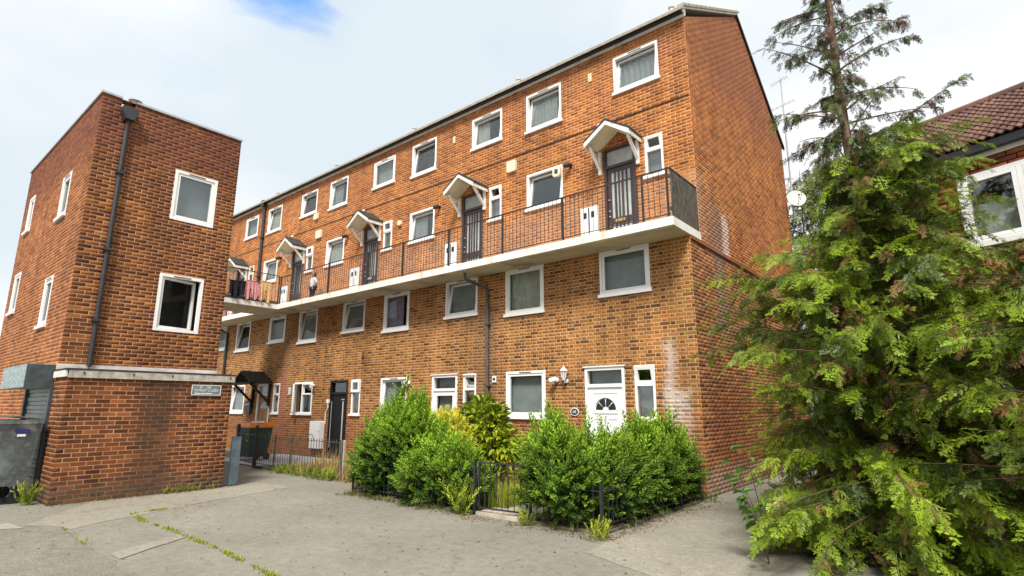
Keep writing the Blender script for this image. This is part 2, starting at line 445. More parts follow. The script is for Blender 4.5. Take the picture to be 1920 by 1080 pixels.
def leaf_mat(name, dark, light, brown=None, trans=0.25, rough=0.45, spec=0.35):
    """tip attribute: 0 old inner growth and painted shade .. 1 young tip and painted highlight; tone: per spray"""
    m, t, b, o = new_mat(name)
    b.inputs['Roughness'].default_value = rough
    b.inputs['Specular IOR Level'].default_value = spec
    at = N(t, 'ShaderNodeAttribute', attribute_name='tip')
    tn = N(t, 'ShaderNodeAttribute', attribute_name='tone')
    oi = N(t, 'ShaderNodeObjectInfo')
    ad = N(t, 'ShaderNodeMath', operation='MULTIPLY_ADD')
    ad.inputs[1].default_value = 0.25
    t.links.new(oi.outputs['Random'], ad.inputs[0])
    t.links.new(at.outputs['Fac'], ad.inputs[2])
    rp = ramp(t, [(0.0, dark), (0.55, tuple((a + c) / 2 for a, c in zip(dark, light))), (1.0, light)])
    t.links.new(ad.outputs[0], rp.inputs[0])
    br = brown or tuple(c * 0.6 for c in dark)
    cr = ramp(t, [(0.0, (1, 1, 1)), (0.78, (1, 1, 1)), (0.84, (0, 0, 0))])
    t.links.new(tn.outputs['Fac'], cr.inputs[0])
    mx = N(t, 'ShaderNodeMixRGB')
    t.links.new(cr.outputs[0], mx.inputs[0])
    mx.inputs[1].default_value = (*br, 1)
    t.links.new(rp.outputs[0], mx.inputs[2])
    mt = N(t, 'ShaderNodeMapRange', inp={1: 0.0, 2: 0.8, 3: 0.65, 4: 1.3})
    t.links.new(tn.outputs['Fac'], mt.inputs[0])
    sc = N(t, 'ShaderNodeVectorMath', operation='SCALE')
    t.links.new(mx.outputs[0], sc.inputs[0])
    t.links.new(mt.outputs[0], sc.inputs['Scale'])
    t.links.new(sc.outputs[0], b.inputs['Base Color'])
    tl = N(t, 'ShaderNodeBsdfTranslucent')
    t.links.new(sc.outputs[0], tl.inputs[0])
    ms = N(t, 'ShaderNodeMixShader', inp={0: trans})
    t.links.new(b.outputs[0], ms.inputs[1])
    t.links.new(tl.outputs[0], ms.inputs[2])
    t.links.new(ms.outputs[0], o.inputs[0])
    return m


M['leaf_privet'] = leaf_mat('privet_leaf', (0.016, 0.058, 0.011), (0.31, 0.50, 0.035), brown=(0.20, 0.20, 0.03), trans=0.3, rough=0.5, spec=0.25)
M['leaf_laurel'] = leaf_mat('laurel_leaf', (0.11, 0.23, 0.014), (0.60, 0.62, 0.05), brown=(0.36, 0.36, 0.04), rough=0.35, spec=0.45)
M['leaf_gold'] = leaf_mat('golden_leaf', (0.34, 0.38, 0.02), (0.76, 0.70, 0.07))
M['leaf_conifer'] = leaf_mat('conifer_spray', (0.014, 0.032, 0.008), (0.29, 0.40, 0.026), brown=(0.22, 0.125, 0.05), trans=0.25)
M['leaf_high'] = leaf_mat('conifer_high_spray', (0.032, 0.052, 0.020), (0.15, 0.21, 0.05), brown=(0.10, 0.05, 0.036), trans=0.15)
M['leaf_back'] = leaf_mat('conifer_back_spray', (0.020, 0.036, 0.012), (0.13, 0.17, 0.03), brown=(0.09, 0.055, 0.025), trans=0.15)
M['leaf_weed'] = leaf_mat('weed_leaf', (0.08, 0.15, 0.018), (0.42, 0.48, 0.04), brown=(0.42, 0.28, 0.08))
M['leaf_kerb'] = leaf_mat('kerb_leaf', (0.035, 0.075, 0.015), (0.20, 0.27, 0.04), brown=(0.25, 0.18, 0.08))
M['litter'] = leaf_mat('leaf_litter', (0.10, 0.06, 0.03), (0.30, 0.21, 0.10), brown=(0.14, 0.08, 0.04), trans=0.0)
M['leaf_dry'] = leaf_mat('dry_grass', (0.30, 0.19, 0.06), (0.60, 0.40, 0.14), brown=(0.32, 0.18, 0.06))
M['leaf_sapling'] = leaf_mat('sapling_leaf', (0.03, 0.10, 0.02), (0.15, 0.30, 0.035))


# ------------------------------------------------------------------ mesh helpers
def frame(o, u):
    """local (a along the wall, d out of the wall, z up) -> world"""
    o = np.array(o, float)
    u = np.array(u, float)
    u /= np.linalg.norm(u)
    n = np.cross(u, [0, 0, 1.0])
    return lambda p: o + np.outer(p[:, 0], u) + np.outer(p[:, 1], n) + np.outer(p[:, 2], [0, 0, 1.0])


IDT = lambda p: p
BOXF = [(0, 3, 2, 1), (4, 5, 6, 7), (0, 1, 5, 4), (1, 2, 6, 5), (2, 3, 7, 6), (3, 0, 4, 7)]


class MB:
    def __init__(self, T=IDT):
        self.v, self.f, self.T, self.n, self.mi = [], [], T, 0, []

    def add(self, verts, faces, T=None, mi=0):
        p = (T or self.T)(np.array(verts, float).reshape(-1, 3))
        self.v.append(p)
        for f in faces:
            self.f.append(tuple(i + self.n for i in f))
            self.mi.append(mi)
        self.n += len(p)
        return self

    def box(self, a0, a1, d0, d1, z0, z1, T=None, mi=0):
        v = [(a0, d0, z0), (a1, d0, z0), (a1, d1, z0), (a0, d1, z0), (a0, d0, z1), (a1, d0, z1), (a1, d1, z1), (a0, d1, z1)]
        return self.add(v, BOXF, T, mi)

    def quad(self, a, b, c, d, mi=0):
        return self.add([a, b, c, d], [(0, 1, 2, 3)], mi=mi)

    def bar(self, p0, p1, w, h, up=(0, 0, 1), mi=0):
        """square bar from p0 to p1 in local space"""
        p0, p1 = np.array(p0, float), np.array(p1, float)
        x = p1 - p0
        x /= np.linalg.norm(x)
        y = np.cross(up, x)
        if np.linalg.norm(y) < 1e-6:
            y = np.cross((0, 1, 0), x)
        y /= np.linalg.norm(y)
        z = np.cross(x, y)
        vs = []
        for p in (p0, p1):
            for sy, sz in ((-1, -1), (1, -1), (1, 1), (-1, 1)):
                vs.append(p + y * sy * w / 2 + z * sz * h / 2)
        return self.add(vs, [(3, 2, 1, 0), (4, 5, 6, 7), (0, 1, 5, 4), (1, 2, 6, 5), (2, 3, 7, 6), (3, 0, 4, 7)], mi=mi)

    def tube(self, pts, r, n=8, cap=True, mi=0):
        pts = [np.array(p, float) for p in pts]
        rs = r if hasattr(r, '__len__') else [r] * len(pts)
        vs, fs = [], []
        ref = np.array([0.31, 0.17, 0.93])
        for i, p in enumerate(pts):
            t = pts[min(i + 1, len(pts) - 1)] - pts[max(i - 1, 0)]
            t /= np.linalg.norm(t) + 1e-9
            rf = ref if abs(t @ ref) < 0.93 else np.array([0.9, 0.3, 0.1])
            y = np.cross(rf, t)
            y /= np.linalg.norm(y)
            z = np.cross(t, y)
            for k in range(n):
                a = 2 * math.pi * k / n
                vs.append(p + rs[i] * (math.cos(a) * y + math.sin(a) * z))
        for i in range(len(pts) - 1):
            for k in range(n):
                k2 = (k + 1) % n
                fs.append((i * n + k, i * n + k2, (i + 1) * n + k2, (i + 1) * n + k))
        if cap:
            fs.append(tuple(range(n - 1, -1, -1)))
            fs.append(tuple(range((len(pts) - 1) * n, len(pts) * n)))
        return self.add(vs, fs, mi=mi)

    def prism(self, poly, d0, d1, mi=0):
        """poly of (a, z) extruded from d0 to d1"""
        k = len(poly)
        vs = [(a, d0, z) for a, z in poly] + [(a, d1, z) for a, z in poly]
        fs = [tuple(range(k - 1, -1, -1)), tuple(range(k, 2 * k))]
        fs += [(i, (i + 1) % k, k + (i + 1) % k, k + i) for i in range(k)]
        return self.add(vs, fs, mi=mi)

    def build(self, name, mat, parent=None, origin=None, smooth=False, **props):
        me = bpy.data.meshes.new(name)
        v = np.concatenate(self.v) if self.v else np.zeros((0, 3))
        if origin is not None:
            v = v - np.array(origin, float)
        me.from_pydata(v.tolist(), [], self.f)
        mats = mat if isinstance(mat, (list, tuple)) else [mat]
        for m in mats:
            me.materials.append(m)
        if len(mats) > 1:
            me.polygons.foreach_set('material_index', self.mi)
        if smooth:
            me.polygons.foreach_set('use_smooth', [True] * len(me.polygons))
        me.update()
        o = bpy.data.objects.new(name, me)
        if origin is not None:
            o.location = origin
        link(o, parent, **props)
        return o


def link(o, parent=None, **props):
    COL.objects.link(o)
    if parent is not None:
        o.parent = parent
    for k, v in props.items():
        if v is not None:
            o[k] = v
    return o


def thing(name, label, cat, loc=(0, 0, 0), group=None):
    """an Empty at the thing's base. Parents are created before children and never rotated, so children keep world minus loc"""
    o = bpy.data.objects.new(name, None)
    o.empty_display_size = 0.2
    link(o, label=label, category=cat, group=group)
    o.location = loc
    return o


def tag(o, label, cat, group=None):
    o['label'] = label
    o['category'] = cat
    if group:
        o['group'] = group
    return o


def raw_mesh(name, v, f, mat, parent=None, attrs=None, **props):
    """fast mesh from numpy quads or tris, with float point attributes"""
    me = bpy.data.meshes.new(name)
    k = f.shape[1]
    me.vertices.add(len(v))
    me.vertices.foreach_set('co', np.ascontiguousarray(v, dtype=np.float32).ravel())
    me.loops.add(f.size)
    me.loops.foreach_set('vertex_index', np.ascontiguousarray(f, dtype=np.int32).ravel())
    me.polygons.add(len(f))
    me.polygons.foreach_set('loop_start', np.arange(0, f.size, k, dtype=np.int32))
    me.polygons.foreach_set('loop_total', np.full(len(f), k, dtype=np.int32))
    for an, av in (attrs or {}).items():
        a = me.attributes.new(an, 'FLOAT', 'POINT')
        a.data.foreach_set('value', np.ascontiguousarray(av, dtype=np.float32))
    me.materials.append(mat)
    me.update(calc_edges=True)
    o = bpy.data.objects.new(name, me)
    link(o, parent, **props)
    return o


# ------------------------------------------------------------------ brickwork
BL, BH, BJ, BC = 0.212, 0.0615, 0.0135, 0.075
SHARED = {}


def shared_brick(w, mat):
    key = (w, mat.name)
    if key not in SHARED:
        m = MB()
        e = 0.004
        v = [(0, 0, 0), (w, 0, 0), (w, 0, BH), (0, 0, BH), (e * .6, 0.0032, e * .5), (w - e * .6, 0.0032, e * .5), (w - e * .6, 0.0032, BH - e * .5), (e * .6, 0.0032, BH - e * .5)]
        f = [(4, 5, 6, 7), (0, 1, 5, 4), (1, 2, 6, 5), (2, 3, 7, 6), (3, 0, 4, 7), (3, 2, 1, 0)]
        me = bpy.data.meshes.new('brick')
        me.from_pydata(v, [], f)
        me.materials.append(mat)
        SHARED[key] = me
    return SHARED[key]


def in_frame(p):
    yaw, pit = R(39.6), R(12)
    fwd = np.array([-math.sin(yaw) * math.cos(pit), math.cos(yaw) * math.cos(pit), math.sin(pit)])
    rt = np.array([math.cos(yaw), math.sin(yaw), 0])
    up = np.cross(rt, fwd)
    d = p - CAM
    z = d @ fwd
    return (z > 0) & (np.abs(d @ rt / z) < 960 / 1043) & (np.abs(d @ up / z) < 540 / 1043)


PICK = {}      # root -> list of candidate single bricks


def lay(root, T, u, n, a0, a1, z0, z1, holes, mats, bond='stretcher', clip=None, keep=None, end_ext=0.0, step=0):
    """mortar sheet with openings + courses of bricks. clip(z) -> (amin, amax) at that height"""
    bmat, mmat = mats
    As = sorted({a0, a1, *[x for h in holes for x in (max(a0, h[0]), min(a1, h[1]))]})
    Zs = sorted({z0, z1, *[x for h in holes for x in (max(z0, h[2]), min(z1, h[3]))]})
    mb = MB(T)
    if clip is None:
        for i in range(len(As) - 1):
            for j in range(len(Zs) - 1):
                ca, cz = (As[i] + As[i + 1]) / 2, (Zs[j] + Zs[j + 1]) / 2
                if any(h[0] < ca < h[1] and h[2] < cz < h[3] for h in holes):
                    continue
                mb.quad((As[i], 0, Zs[j]), (As[i + 1], 0, Zs[j]), (As[i + 1], 0, Zs[j + 1]), (As[i], 0, Zs[j + 1]))
        for h in holes:
            p = [(h[0], h[2]), (h[1], h[2]), (h[1], h[3]), (h[0], h[3])]
            for i in range(4):
                q, r = p[i], p[(i + 1) % 4]
                mb.quad((q[0], 0, q[1]), (r[0], 0, r[1]), (r[0], -0.22, r[1]), (q[0], -0.22, q[1]))
    else:
        zz = sorted({z0, z1, *clip.knots})
        for j in range(len(zz) - 1):
            l0, r0 = clip(zz[j])
            l1, r1 = clip(zz[j + 1])
            mb.quad((l0, 0, zz[j]), (r0, 0, zz[j]), (r1, 0, zz[j + 1]), (l1, 0, zz[j + 1]))
    mb.build('wall', mmat, root)
    rows = []
    nr = int(round((z1 - z0) / BC))
    for k in range(nr):
        zb = z0 + k * BC + BJ / 2
        zt = zb + BH
        zc = (zb + zt) / 2
        lo, hi = (a0, a1) if clip is None else clip(zc)
        hi += end_ext
        cuts = [(h[0], h[1]) for h in holes if h[2] < zc < h[3]]
        # bricks of this course
        if bond == 'stretcher':
            pos = lo - (0 if (k + step) % 2 == 0 else (BL + BJ) / 2) if clip is None else math.floor(lo / (BL + BJ)) * (BL + BJ) - (0 if k % 2 == 0 else (BL + BJ) / 2)
            seq = [BL]
        else:
            pos = lo - (0 if k % 2 == 0 else 0.169)
            seq = [BL, 0.0985]
        i = 0
        while pos < hi:
            w = seq[i % len(seq)]
            s, e = pos, pos + w
            i += 1
            pos = e + BJ
            full = s >= lo - 1e-6 and e <= hi + 1e-6
            s, e = max(s, lo), min(e, hi)
            segs = [(s, e)]
            for c0, c1 in cuts:
                new = []
                for s_, e_ in segs:
                    if e_ <= c0 or s_ >= c1:
                        new.append((s_, e_))
                    else:
                        full = False
                        if s_ < c0 - 0.012:
                            new.append((s_, c0))
                        if e_ > c1 + 0.012:
                            new.append((c1, e_))
                segs = new
            for s_, e_ in segs:
                if e_ - s_ > 0.012:
                    rows.append((s_, e_, zb, zt, 1.0 if full else 0.0, w))
    rows = np.array(rows)
    jit = rng.uniform(-0.0013, 0.0013, len(rows))
    PICK.setdefault(root.name, []).append((rows, jit, T, u, n, bmat, keep, root))


def finish_bricks(root, limit=300):
    """the bricks that show largest become parts of their own; the rest one part"""
    cand = []
    for gi, (rows, jit, T, u, n, bmat, keep, _) in enumerate(PICK[root.name]):
        c = np.stack([(rows[:, 0] + rows[:, 1]) / 2, np.zeros(len(rows)), (rows[:, 2] + rows[:, 3]) / 2], 1)
        p = T(c)
        d = CAM - p
        dist = np.linalg.norm(d, axis=1)
        cosv = np.clip((d / dist[:, None]) @ np.array(n, float), 0, 1)
        size = (rows[:, 1] - rows[:, 0]) * cosv / dist ** 2
        ok = (rows[:, 4] > 0.5) & in_frame(p) & (cosv > 0.05)
        if keep is not None:
            ok &= keep(c)
        for i in np.nonzero(ok)[0]:
            cand.append((size[i], gi, i))
    cand.sort(reverse=True)
    single = {}
    for s, gi, i in cand[:limit]:
        single.setdefault(gi, set()).add(i)
    V, F, base = {}, {}, {}
    for gi, (rows, jit, T, u, n, bmat, keep, _) in enumerate(PICK[root.name]):
        sel = single.get(gi, set())
        for i in sorted(sel):
            r = rows[i]
            o = bpy.data.objects.new('brick', shared_brick(round(r[5], 4), bmat))
            loc = T(np.array([[r[0], jit[i], r[2]]]))[0]
            uu, nn = Vector(u).normalized(), Vector(n).normalized()
            mat = Matrix.Identity(4)
            for row in range(3):
                mat[row][0], mat[row][1], mat[row][2], mat[row][3] = uu[row], nn[row], (0, 0, 1)[row], loc[row]
            link(o, root)
            o.matrix_local = Matrix.Translation(-Vector(root.location)) @ mat
        rest = np.array([i for i in range(len(rows)) if i not in sel])
        r = rows[rest]
        j = jit[rest]
        dd = 0.0032 + j
        e = 0.0022
        k = len(r)
        vv = np.empty((k, 8, 3))
        a0, a1, z0, z1 = r[:, 0], r[:, 1], r[:, 2], r[:, 3]
        for q, (a, d, z) in enumerate(((a0, 0 * dd - .001, z0), (a1, 0 * dd - .001, z0), (a1, 0 * dd - .001, z1), (a0, 0 * dd - .001, z1),
                                       (a0 + e, dd, z0 + e), (a1 - e, dd, z0 + e), (a1 - e, dd, z1 - e), (a0 + e, dd, z1 - e))):
            vv[:, q, 0], vv[:, q, 1], vv[:, q, 2] = a, d, z
        fb = np.array([(4, 5, 6, 7), (0, 1, 5, 4), (1, 2, 6, 5), (2, 3, 7, 6), (3, 0, 4, 7)])
        ff = (fb[None] + (np.arange(k) * 8)[:, None, None]).reshape(-1, 4)
        vw = T(vv.reshape(-1, 3)) - np.array(root.location)
        key = bmat.name
        V.setdefault(key, []).append(vw)
        F.setdefault(key, []).append(ff + base.get(key, 0))
        base[key] = base.get(key, 0) + len(vw)
    for key in V:
        raw_mesh('brickwork', np.concatenate(V[key]), np.concatenate(F[key]), bpy.data.materials[key], root, kind='stuff')


# ------------------------------------------------------------------ windows and doors
def rect_frame(mb, a0, a1, z0, z1, w, d0, d1, wb=None, T=None):
    wb = wb or w
    mb.box(a0, a0 + w, d0, d1, z0, z1, T)
    mb.box(a1 - w, a1, d0, d1, z0, z1, T)
    mb.box(a0 + w, a1 - w, d0, d1, z1 - w, z1, T)
    mb.box(a0 + w, a1 - w, d0, d1, z0, z0 + wb, T)


def tilt_T(T, zh, dh, ang):
    """rotate about the line z = zh, d = dh: positive ang leans the top inwards"""
    c, s = math.cos(ang), math.sin(ang)

    def f(p):
        q = p.copy()
        dz, dd = p[:, 2] - zh, p[:, 1] - dh
        q[:, 2] = zh + dz * c + dd * s
        q[:, 1] = dh + dd * c - dz * s
        return T(q)
    return f


def swing_T(T, ah, ang):
    c, s_ = math.cos(ang), math.sin(ang)

    def f(p):
        q = p.copy()
        da, dd = p[:, 0] - ah, p[:, 1]
        q[:, 0] = ah + da * c - dd * s_
        q[:, 1] = da * s_ + dd * c
        return T(q)
    return f


def window(root, T, a0, a1, z0, z1, tilt=0.0, curtain='net', cover=1.0, vent=True, sill=True, swing=0.0, glass='glass'):
    o = np.array(root.location)
    TT = lambda p: T(p) - o
    fw = 0.058
    mb = MB(TT)
    rect_frame(mb, a0, a1, z0, z1, fw, -0.075, 0.014)
    win = mb.build('window', M['upvc'], root)
    if sill:
        MB(TT).box(a0 - 0.035, a1 + 0.035, -0.06, 0.055, z0 - 0.038, z0 + 0.030).build('sill', M['upvc'], win)
    i0, i1, j0, j1 = a0 + fw, a1 - fw, z0 + fw, z1 - fw
    S = tilt_T(TT, j0, -0.03, R(tilt)) if tilt else TT
    if swing:
        S = swing_T(TT, i0, R(-swing))
    sw = 0.052
    sb = MB(S)
    rect_frame(sb, i0 + .004, i1 - .004, j0 + .004, j1 - .004, sw, -0.062, -0.002)
    sb.build('sash', M['upvc'], win)
    MB(S).box(i0 + sw, i1 - sw, -0.036, -0.028, j0 + sw, j1 - sw).build('pane', M[glass], win)
    if vent:
        c = (a0 + a1) / 2
        MB(TT).box(c - 0.17, c + 0.17, 0.0145, 0.020, z1 - 0.042, z1 - 0.020).build('trickle_vent', M['pipe_grey'], win)
    if curtain:
        cm = MB(TT)
        w = (i1 - i0) * cover
        nseg = 26
        xs = np.linspace(i0 - 0.02, i0 - 0.02 + w + 0.04, nseg)
        dep = -0.17 + 0.022 * np.sin(np.arange(nseg) * 1.9) + rng.uniform(-0.008, 0.008, nseg)
        for i in range(nseg - 1):
            cm.quad((xs[i], dep[i], j0 - 0.05), (xs[i + 1], dep[i + 1], j0 - 0.05), (xs[i + 1], dep[i + 1], j1 + 0.05), (xs[i], dep[i], j1 + 0.05))
        if curtain == 'net_dark':
            cm = MB(TT).box(i0 - 0.02, i1 + 0.02, -0.17, -0.16, j0 - 0.05, j1 + 0.05)
        cm.build('curtain', M[curtain], win)
    return win


def narrow_window(root, T, a0, a1, z0, z1, opened=0.0, curtain='net', split=0.36):
    o = np.array(root.location)
    TT = lambda p: T(p) - o
    fw = 0.05
    zs = z1 - (z1 - z0) * split
    mb = MB(TT)
    rect_frame(mb, a0, a1, z0, z1, fw, -0.07, 0.013)
    mb.box(a0 + fw, a1 - fw, -0.07, 0.013, zs - 0.03, zs + 0.03)
    win = mb.build('window', M['upvc'], root)
    MB(TT).box(a0 - 0.05, a1 + 0.04, -0.05, 0.06, z0 - 0.035, z0 + 0.028).build('sill', M['upvc'], win)
    MB(TT).box(a0 + fw, a1 - fw, -0.035, -0.027, z0 + fw, zs - 0.03).build('pane', M['glass'], win)
    S = tilt_T(TT, z1 - 0.01, 0.02, R(opened)) if opened else TT
    sb = MB(S)
    rect_frame(sb, a0 + 0.008, a1 - 0.008, zs + 0.0, z1 - 0.012, 0.075, 0.0145, 0.055)
    sb.build('vent_sash', M['upvc'], win)
    MB(S).box(a0 + 0.08, a1 - 0.08, 0.028, 0.036, zs + 0.07, z1 - 0.085).build('pane', M['glass'], win)
    if curtain:
        MB(TT).box(a0 + 0.02, a1 - 0.02, -0.22, -0.20, z0, zs).build('curtain', M[curtain], win)
    return win


def local(root, T):
    o = np.array(root.location)
    return lambda p: T(p) - o


def canopy(root, T, ac, half, z_eave, rise, depth, d_wall=0.0):
    TT = local(root, T)
    za = z_eave + rise
    th = 0.05
    rf = MB(TT)
    for s in (-1, 1):
        e = (ac + s * (half + 0.05), z_eave - 0.02)
        rf.prism([(ac, za + 0.01), e, (e[0], e[1] + th), (ac, za + th + 0.02)][::s], d_wall + 0.01, d_wall + depth + 0.03)
    root_c = rf.build('canopy', M['felt'], root)
    so = MB(TT)
    for s in (-1, 1):
        so.prism([(ac, za - 0.03), (ac + s * half, z_eave - 0.045), (ac + s * half, z_eave - 0.025), (ac, za + 0.005)][::s], d_wall + 0.012, d_wall + depth)
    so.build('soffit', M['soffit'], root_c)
    bb = MB(TT)
    for s in (-1, 1):
        bb.prism([(ac, za - 0.085), (ac + s * (half + 0.02), z_eave - 0.12), (ac + s * (half + 0.04), z_eave + 0.0), (ac, za + 0.035)][::s], d_wall + depth + 0.002, d_wall + depth + 0.026)
    bb.build('bargeboard', M['white'], root_c)
    for s in (-1, 1):
        x = ac + s * (half + 0.015)
        MB(TT).box(min(x, x + s * 0.02), max(x, x + s * 0.02), d_wall + 0.012, d_wall + depth, z_eave - 0.12, z_eave - 0.025).build('eave_board', M['white'], root_c)
    for s in (-1, 1):
        br = MB(TT)
        x = ac + s * (half - 0.06)
        br.box(x - 0.035, x + 0.035, d_wall + 0.013, d_wall + 0.075, z_eave - 0.62, z_eave - 0.06)
        br.bar((x, d_wall + 0.06, z_eave - 0.50), (x, d_wall + depth - 0.10, z_eave - 0.07), 0.055, 0.065, up=(1, 0, 0))
        br.build('bracket', M['white'], root_c)
    return root_c


# ------------------------------------------------------------------ ground and setting
def sheet(name, poly, z, mat, kind='structure'):
    return MB().add([(x, y, z) for x, y in poly], [tuple(range(len(poly)))]).build(name, mat, kind=kind)


g = MB()
g.add([(-400, -400, 0), (400, -400, 0), (400, 400, 0), (-400, 400, 0)], [(0, 1, 2, 3)])
g.build('ground', M['ground'], kind='structure')
def wobbly(pts, amp=0.05, step=0.25):
    res = []
    for i in range(len(pts)):
        p, q = np.array(pts[i]), np.array(pts[(i + 1) % len(pts)])
        k = max(1, int(np.linalg.norm(q - p) / step))
        for j in range(k):
            res.append(tuple(p + (q - p) * j / k + rng.uniform(-amp, amp, 2)))
    return res


sheet('tarmac', wobbly([(-5.75, -7.95), (-3.9, -8.03), (-2.5, -8.05), (-0.5, -8.15), (-0.5, -16), (-14, -16), (-9.5, -8.95), (-6.9, -8.5)]), 0.004, M['tarmac_dark'])
sheet('tarmac_patch', wobbly([(-3.67, -7.96), (-4.14, -7.11), (-3.9, -7.11), (-3.35, -7.98)], 0.02), 0.008, M['tarmac_pale'])
sheet('tarmac_strip', wobbly([(-6.4, -8.2), (-8.0, -7.0), (-7.9, -4.0), (-7.0, -4.0), (-6.2, -6.6), (-5.6, -7.9)], 0.06), 0.004, M['tarmac_pale'])
sheet('side_path', wobbly([(0.35, -4.6), (2.1, -5.2), (3.2, 10), (0.05, 10), (0.05, -0.4)], 0.05), 0.004, M['tarmac_pale'])
sheet('garden_bed', [(-5.45, -3.62), (-2.12, -3.66), (-2.12, -0.02), (-6.9, -0.02), (-6.9, -2.6)], 0.012, M['soil'])
sheet('garden_bed', [(-1.18, -3.66), (0.0, -3.66), (0.0, -0.02), (-1.18, -0.02)], 0.012, M['soil'])
sheet('garden_bed', [(-11.1, -2.62), (-7.25, -2.62), (-7.25, -0.02), (-11.1, -0.02)], 0.012, M['soil'])
sheet('paving', [(-14.6, -2.5), (-11.3, -2.5), (-11.3, -1.75), (-9.2, -1.3), (-9.2, -0.03), (-14.6, -0.03)], 0.016, M['pale_paving'])
MB().box(-2.14, -1.16, -3.72, -0.05, -0.02, 0.05).build('path', M['path'], kind='structure')
kb = MB()
for x0, x1 in ((-5.4, -2.16), (-1.14, 0.06)):
    kb.box(x0, x1, -3.72, -3.62, -0.02, 0.03)
kb.box(-0.04, 0.06, -3.60, -0.4, -0.02, 0.035)
kb.box(-11.1, -7.2, -2.74, -2.64, -0.02, 0.06)
kb.build('kerb', M['kerb'], kind='structure')

# ------------------------------------------------------------------ the long block of maisonettes
UPY = 0.55
F_LOW = frame((0, 0, 0), (1, 0, 0))
F_UP = frame((0, UPY, 0), (1, 0, 0))
F_GAB = frame((0, 0, 0), (0, 1, 0))
PU, PL = 4.655, 4.775
block = thing('maisonette_block', 'long four storey brick block with white balcony slab and brown upper doors', 'apartment building')

# openings, snapped to courses where it matters
up_holes, low_holes = [], []
for i in range(5):
    s = -PU * i
    up_holes += [(-1.80 + s, -0.66 + s, 8.84, 9.79), (-4.45 + s, -3.32 + s, 8.715, 9.79), (-4.45 + s, -3.32 + s, 6.54, 7.515),
                 (-1.10 + s, -0.67 + s, 6.54, 7.515), (-2.16 + s, -1.34 + s, 5.04, 7.515)]
    t = -PL * i
    low_holes += [(-2.04 + t, -0.87 + t, 3.90, 4.875), (-4.70 + t, -3.54 + t, 3.75, 4.875)]
    low_holes += [(-4.68 + t, -3.52 + t, 1.35, 2.40), (-1.32 + t, -0.88 + t, 1.35, 2.40), (-2.48 + t, -1.54 + t, 0.0, 2.40)]
XL = -23.0
lay(block, F_LOW, (1, 0, 0), (0, -1, 0), XL, 0.0, 0.0, 4.875, low_holes, (M['brick_low'], M['mortar_low']), 'flemish',
    keep=lambda c: (c[:, 0] > -5.0) & (c[:, 2] > 1.75), end_ext=0.0025)
lay(block, F_UP, (1, 0, 0), (0, -1, 0), XL, 0.0, 5.04, 10.065, up_holes, (M['brick_up'], M['mortar_up']), 'stretcher', end_ext=0.0025)
lay(block, F_GAB, (0, 1, 0), (1, 0, 0), 0.0, 8.4, 0.0, 4.8, [], (M['brick_gab'], M['mortar_gab']), 'stretcher',
    keep=lambda c: (c[:, 0] < 3.0) & (c[:, 2] > 1.0))


class Gable:
    knots = [10.05]

    def __call__(self, z):
        if z <= 10.05:
            return (UPY, 8.4)
        t = (z - 10.05) / (12.45 - 10.05)
        return (UPY + t * (4.55 - UPY), 8.4 - t * (8.4 - 4.55))


class GableLow(Gable):
    pass


lay(block, F_GAB, (0, 1, 0), (1, 0, 0), UPY, 8.4, 4.875, 12.375, [], (M['brick_up'], M['mortar_up']), 'stretcher', clip=Gable())
finish_bricks(block, 300)

# string course at the balcony level on the gable
sc_ = MB(F_GAB)
sc_.box(0.0, 8.4, -0.02, 0.035, 4.80, 4.875)
sc_.build('string_course', M['brick_gab'], block)
MB(F_GAB).box(0.0, UPY - 0.002, -1.0, -0.002, 4.875, 5.03).build('slab_end_wall', M['grey_board'], block)
# hidden closure of the block, and dim rooms behind the glass
cl = MB()
cl.quad((XL, 8.4, 0), (0, 8.4, 0), (0, 8.4, 10.05), (XL, 8.4, 10.05))
cl.quad((XL, 0, 0), (XL, 8.4, 0), (XL, 8.4, 10.05), (XL, 0, 10.05))
cl.build('rear_wall', M['mortar_up'], block)
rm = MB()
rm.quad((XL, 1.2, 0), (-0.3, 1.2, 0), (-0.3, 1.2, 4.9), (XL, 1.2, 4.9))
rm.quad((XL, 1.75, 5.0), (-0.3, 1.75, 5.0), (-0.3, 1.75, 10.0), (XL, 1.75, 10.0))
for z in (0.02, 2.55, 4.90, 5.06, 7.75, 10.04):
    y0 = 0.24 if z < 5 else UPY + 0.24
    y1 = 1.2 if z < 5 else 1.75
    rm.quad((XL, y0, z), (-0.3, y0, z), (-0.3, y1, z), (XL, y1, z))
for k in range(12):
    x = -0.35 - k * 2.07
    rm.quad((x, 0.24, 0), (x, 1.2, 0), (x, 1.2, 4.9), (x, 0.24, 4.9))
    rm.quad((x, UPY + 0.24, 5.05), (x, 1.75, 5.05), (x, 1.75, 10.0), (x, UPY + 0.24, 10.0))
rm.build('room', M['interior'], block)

# roof, verge, fascia and gutter
rf = MB()
T0 = 0.07
ridge = (4.55, 12.50)
for (y0, z0) in ((UPY - 0.22, 10.12), (8.62, 9.92)):
    rf.add([(XL, y0, z0), (0.05, y0, z0), (0.05, ridge[0], ridge[1]), (XL, ridge[0], ridge[1]),
            (XL, y0, z0 + T0), (0.05, y0, z0 + T0), (0.05, ridge[0], ridge[1] + T0), (XL, ridge[0], ridge[1] + T0)],
           BOXF)
roof = rf.build('roof', M['roof'], block)
vg = MB(F_GAB)
y = UPY - 0.15
k = 0
while y < 4.5:           # half-round verge tiles along the near slope
    z = 10.19 + (y - UPY + 0.22) * (2.38 / 4.22)
    dz = 0.30 * 2.38 / 4.22
    vg.prism([(y, z), (y + 0.30, z + dz), (y + 0.30, z + dz + 0.055), (y, z + 0.075)], -0.10, 0.062)
    y += 0.29
    k += 1
vg.build('verge', M['roof'], roof)
bd = MB(F_GAB)
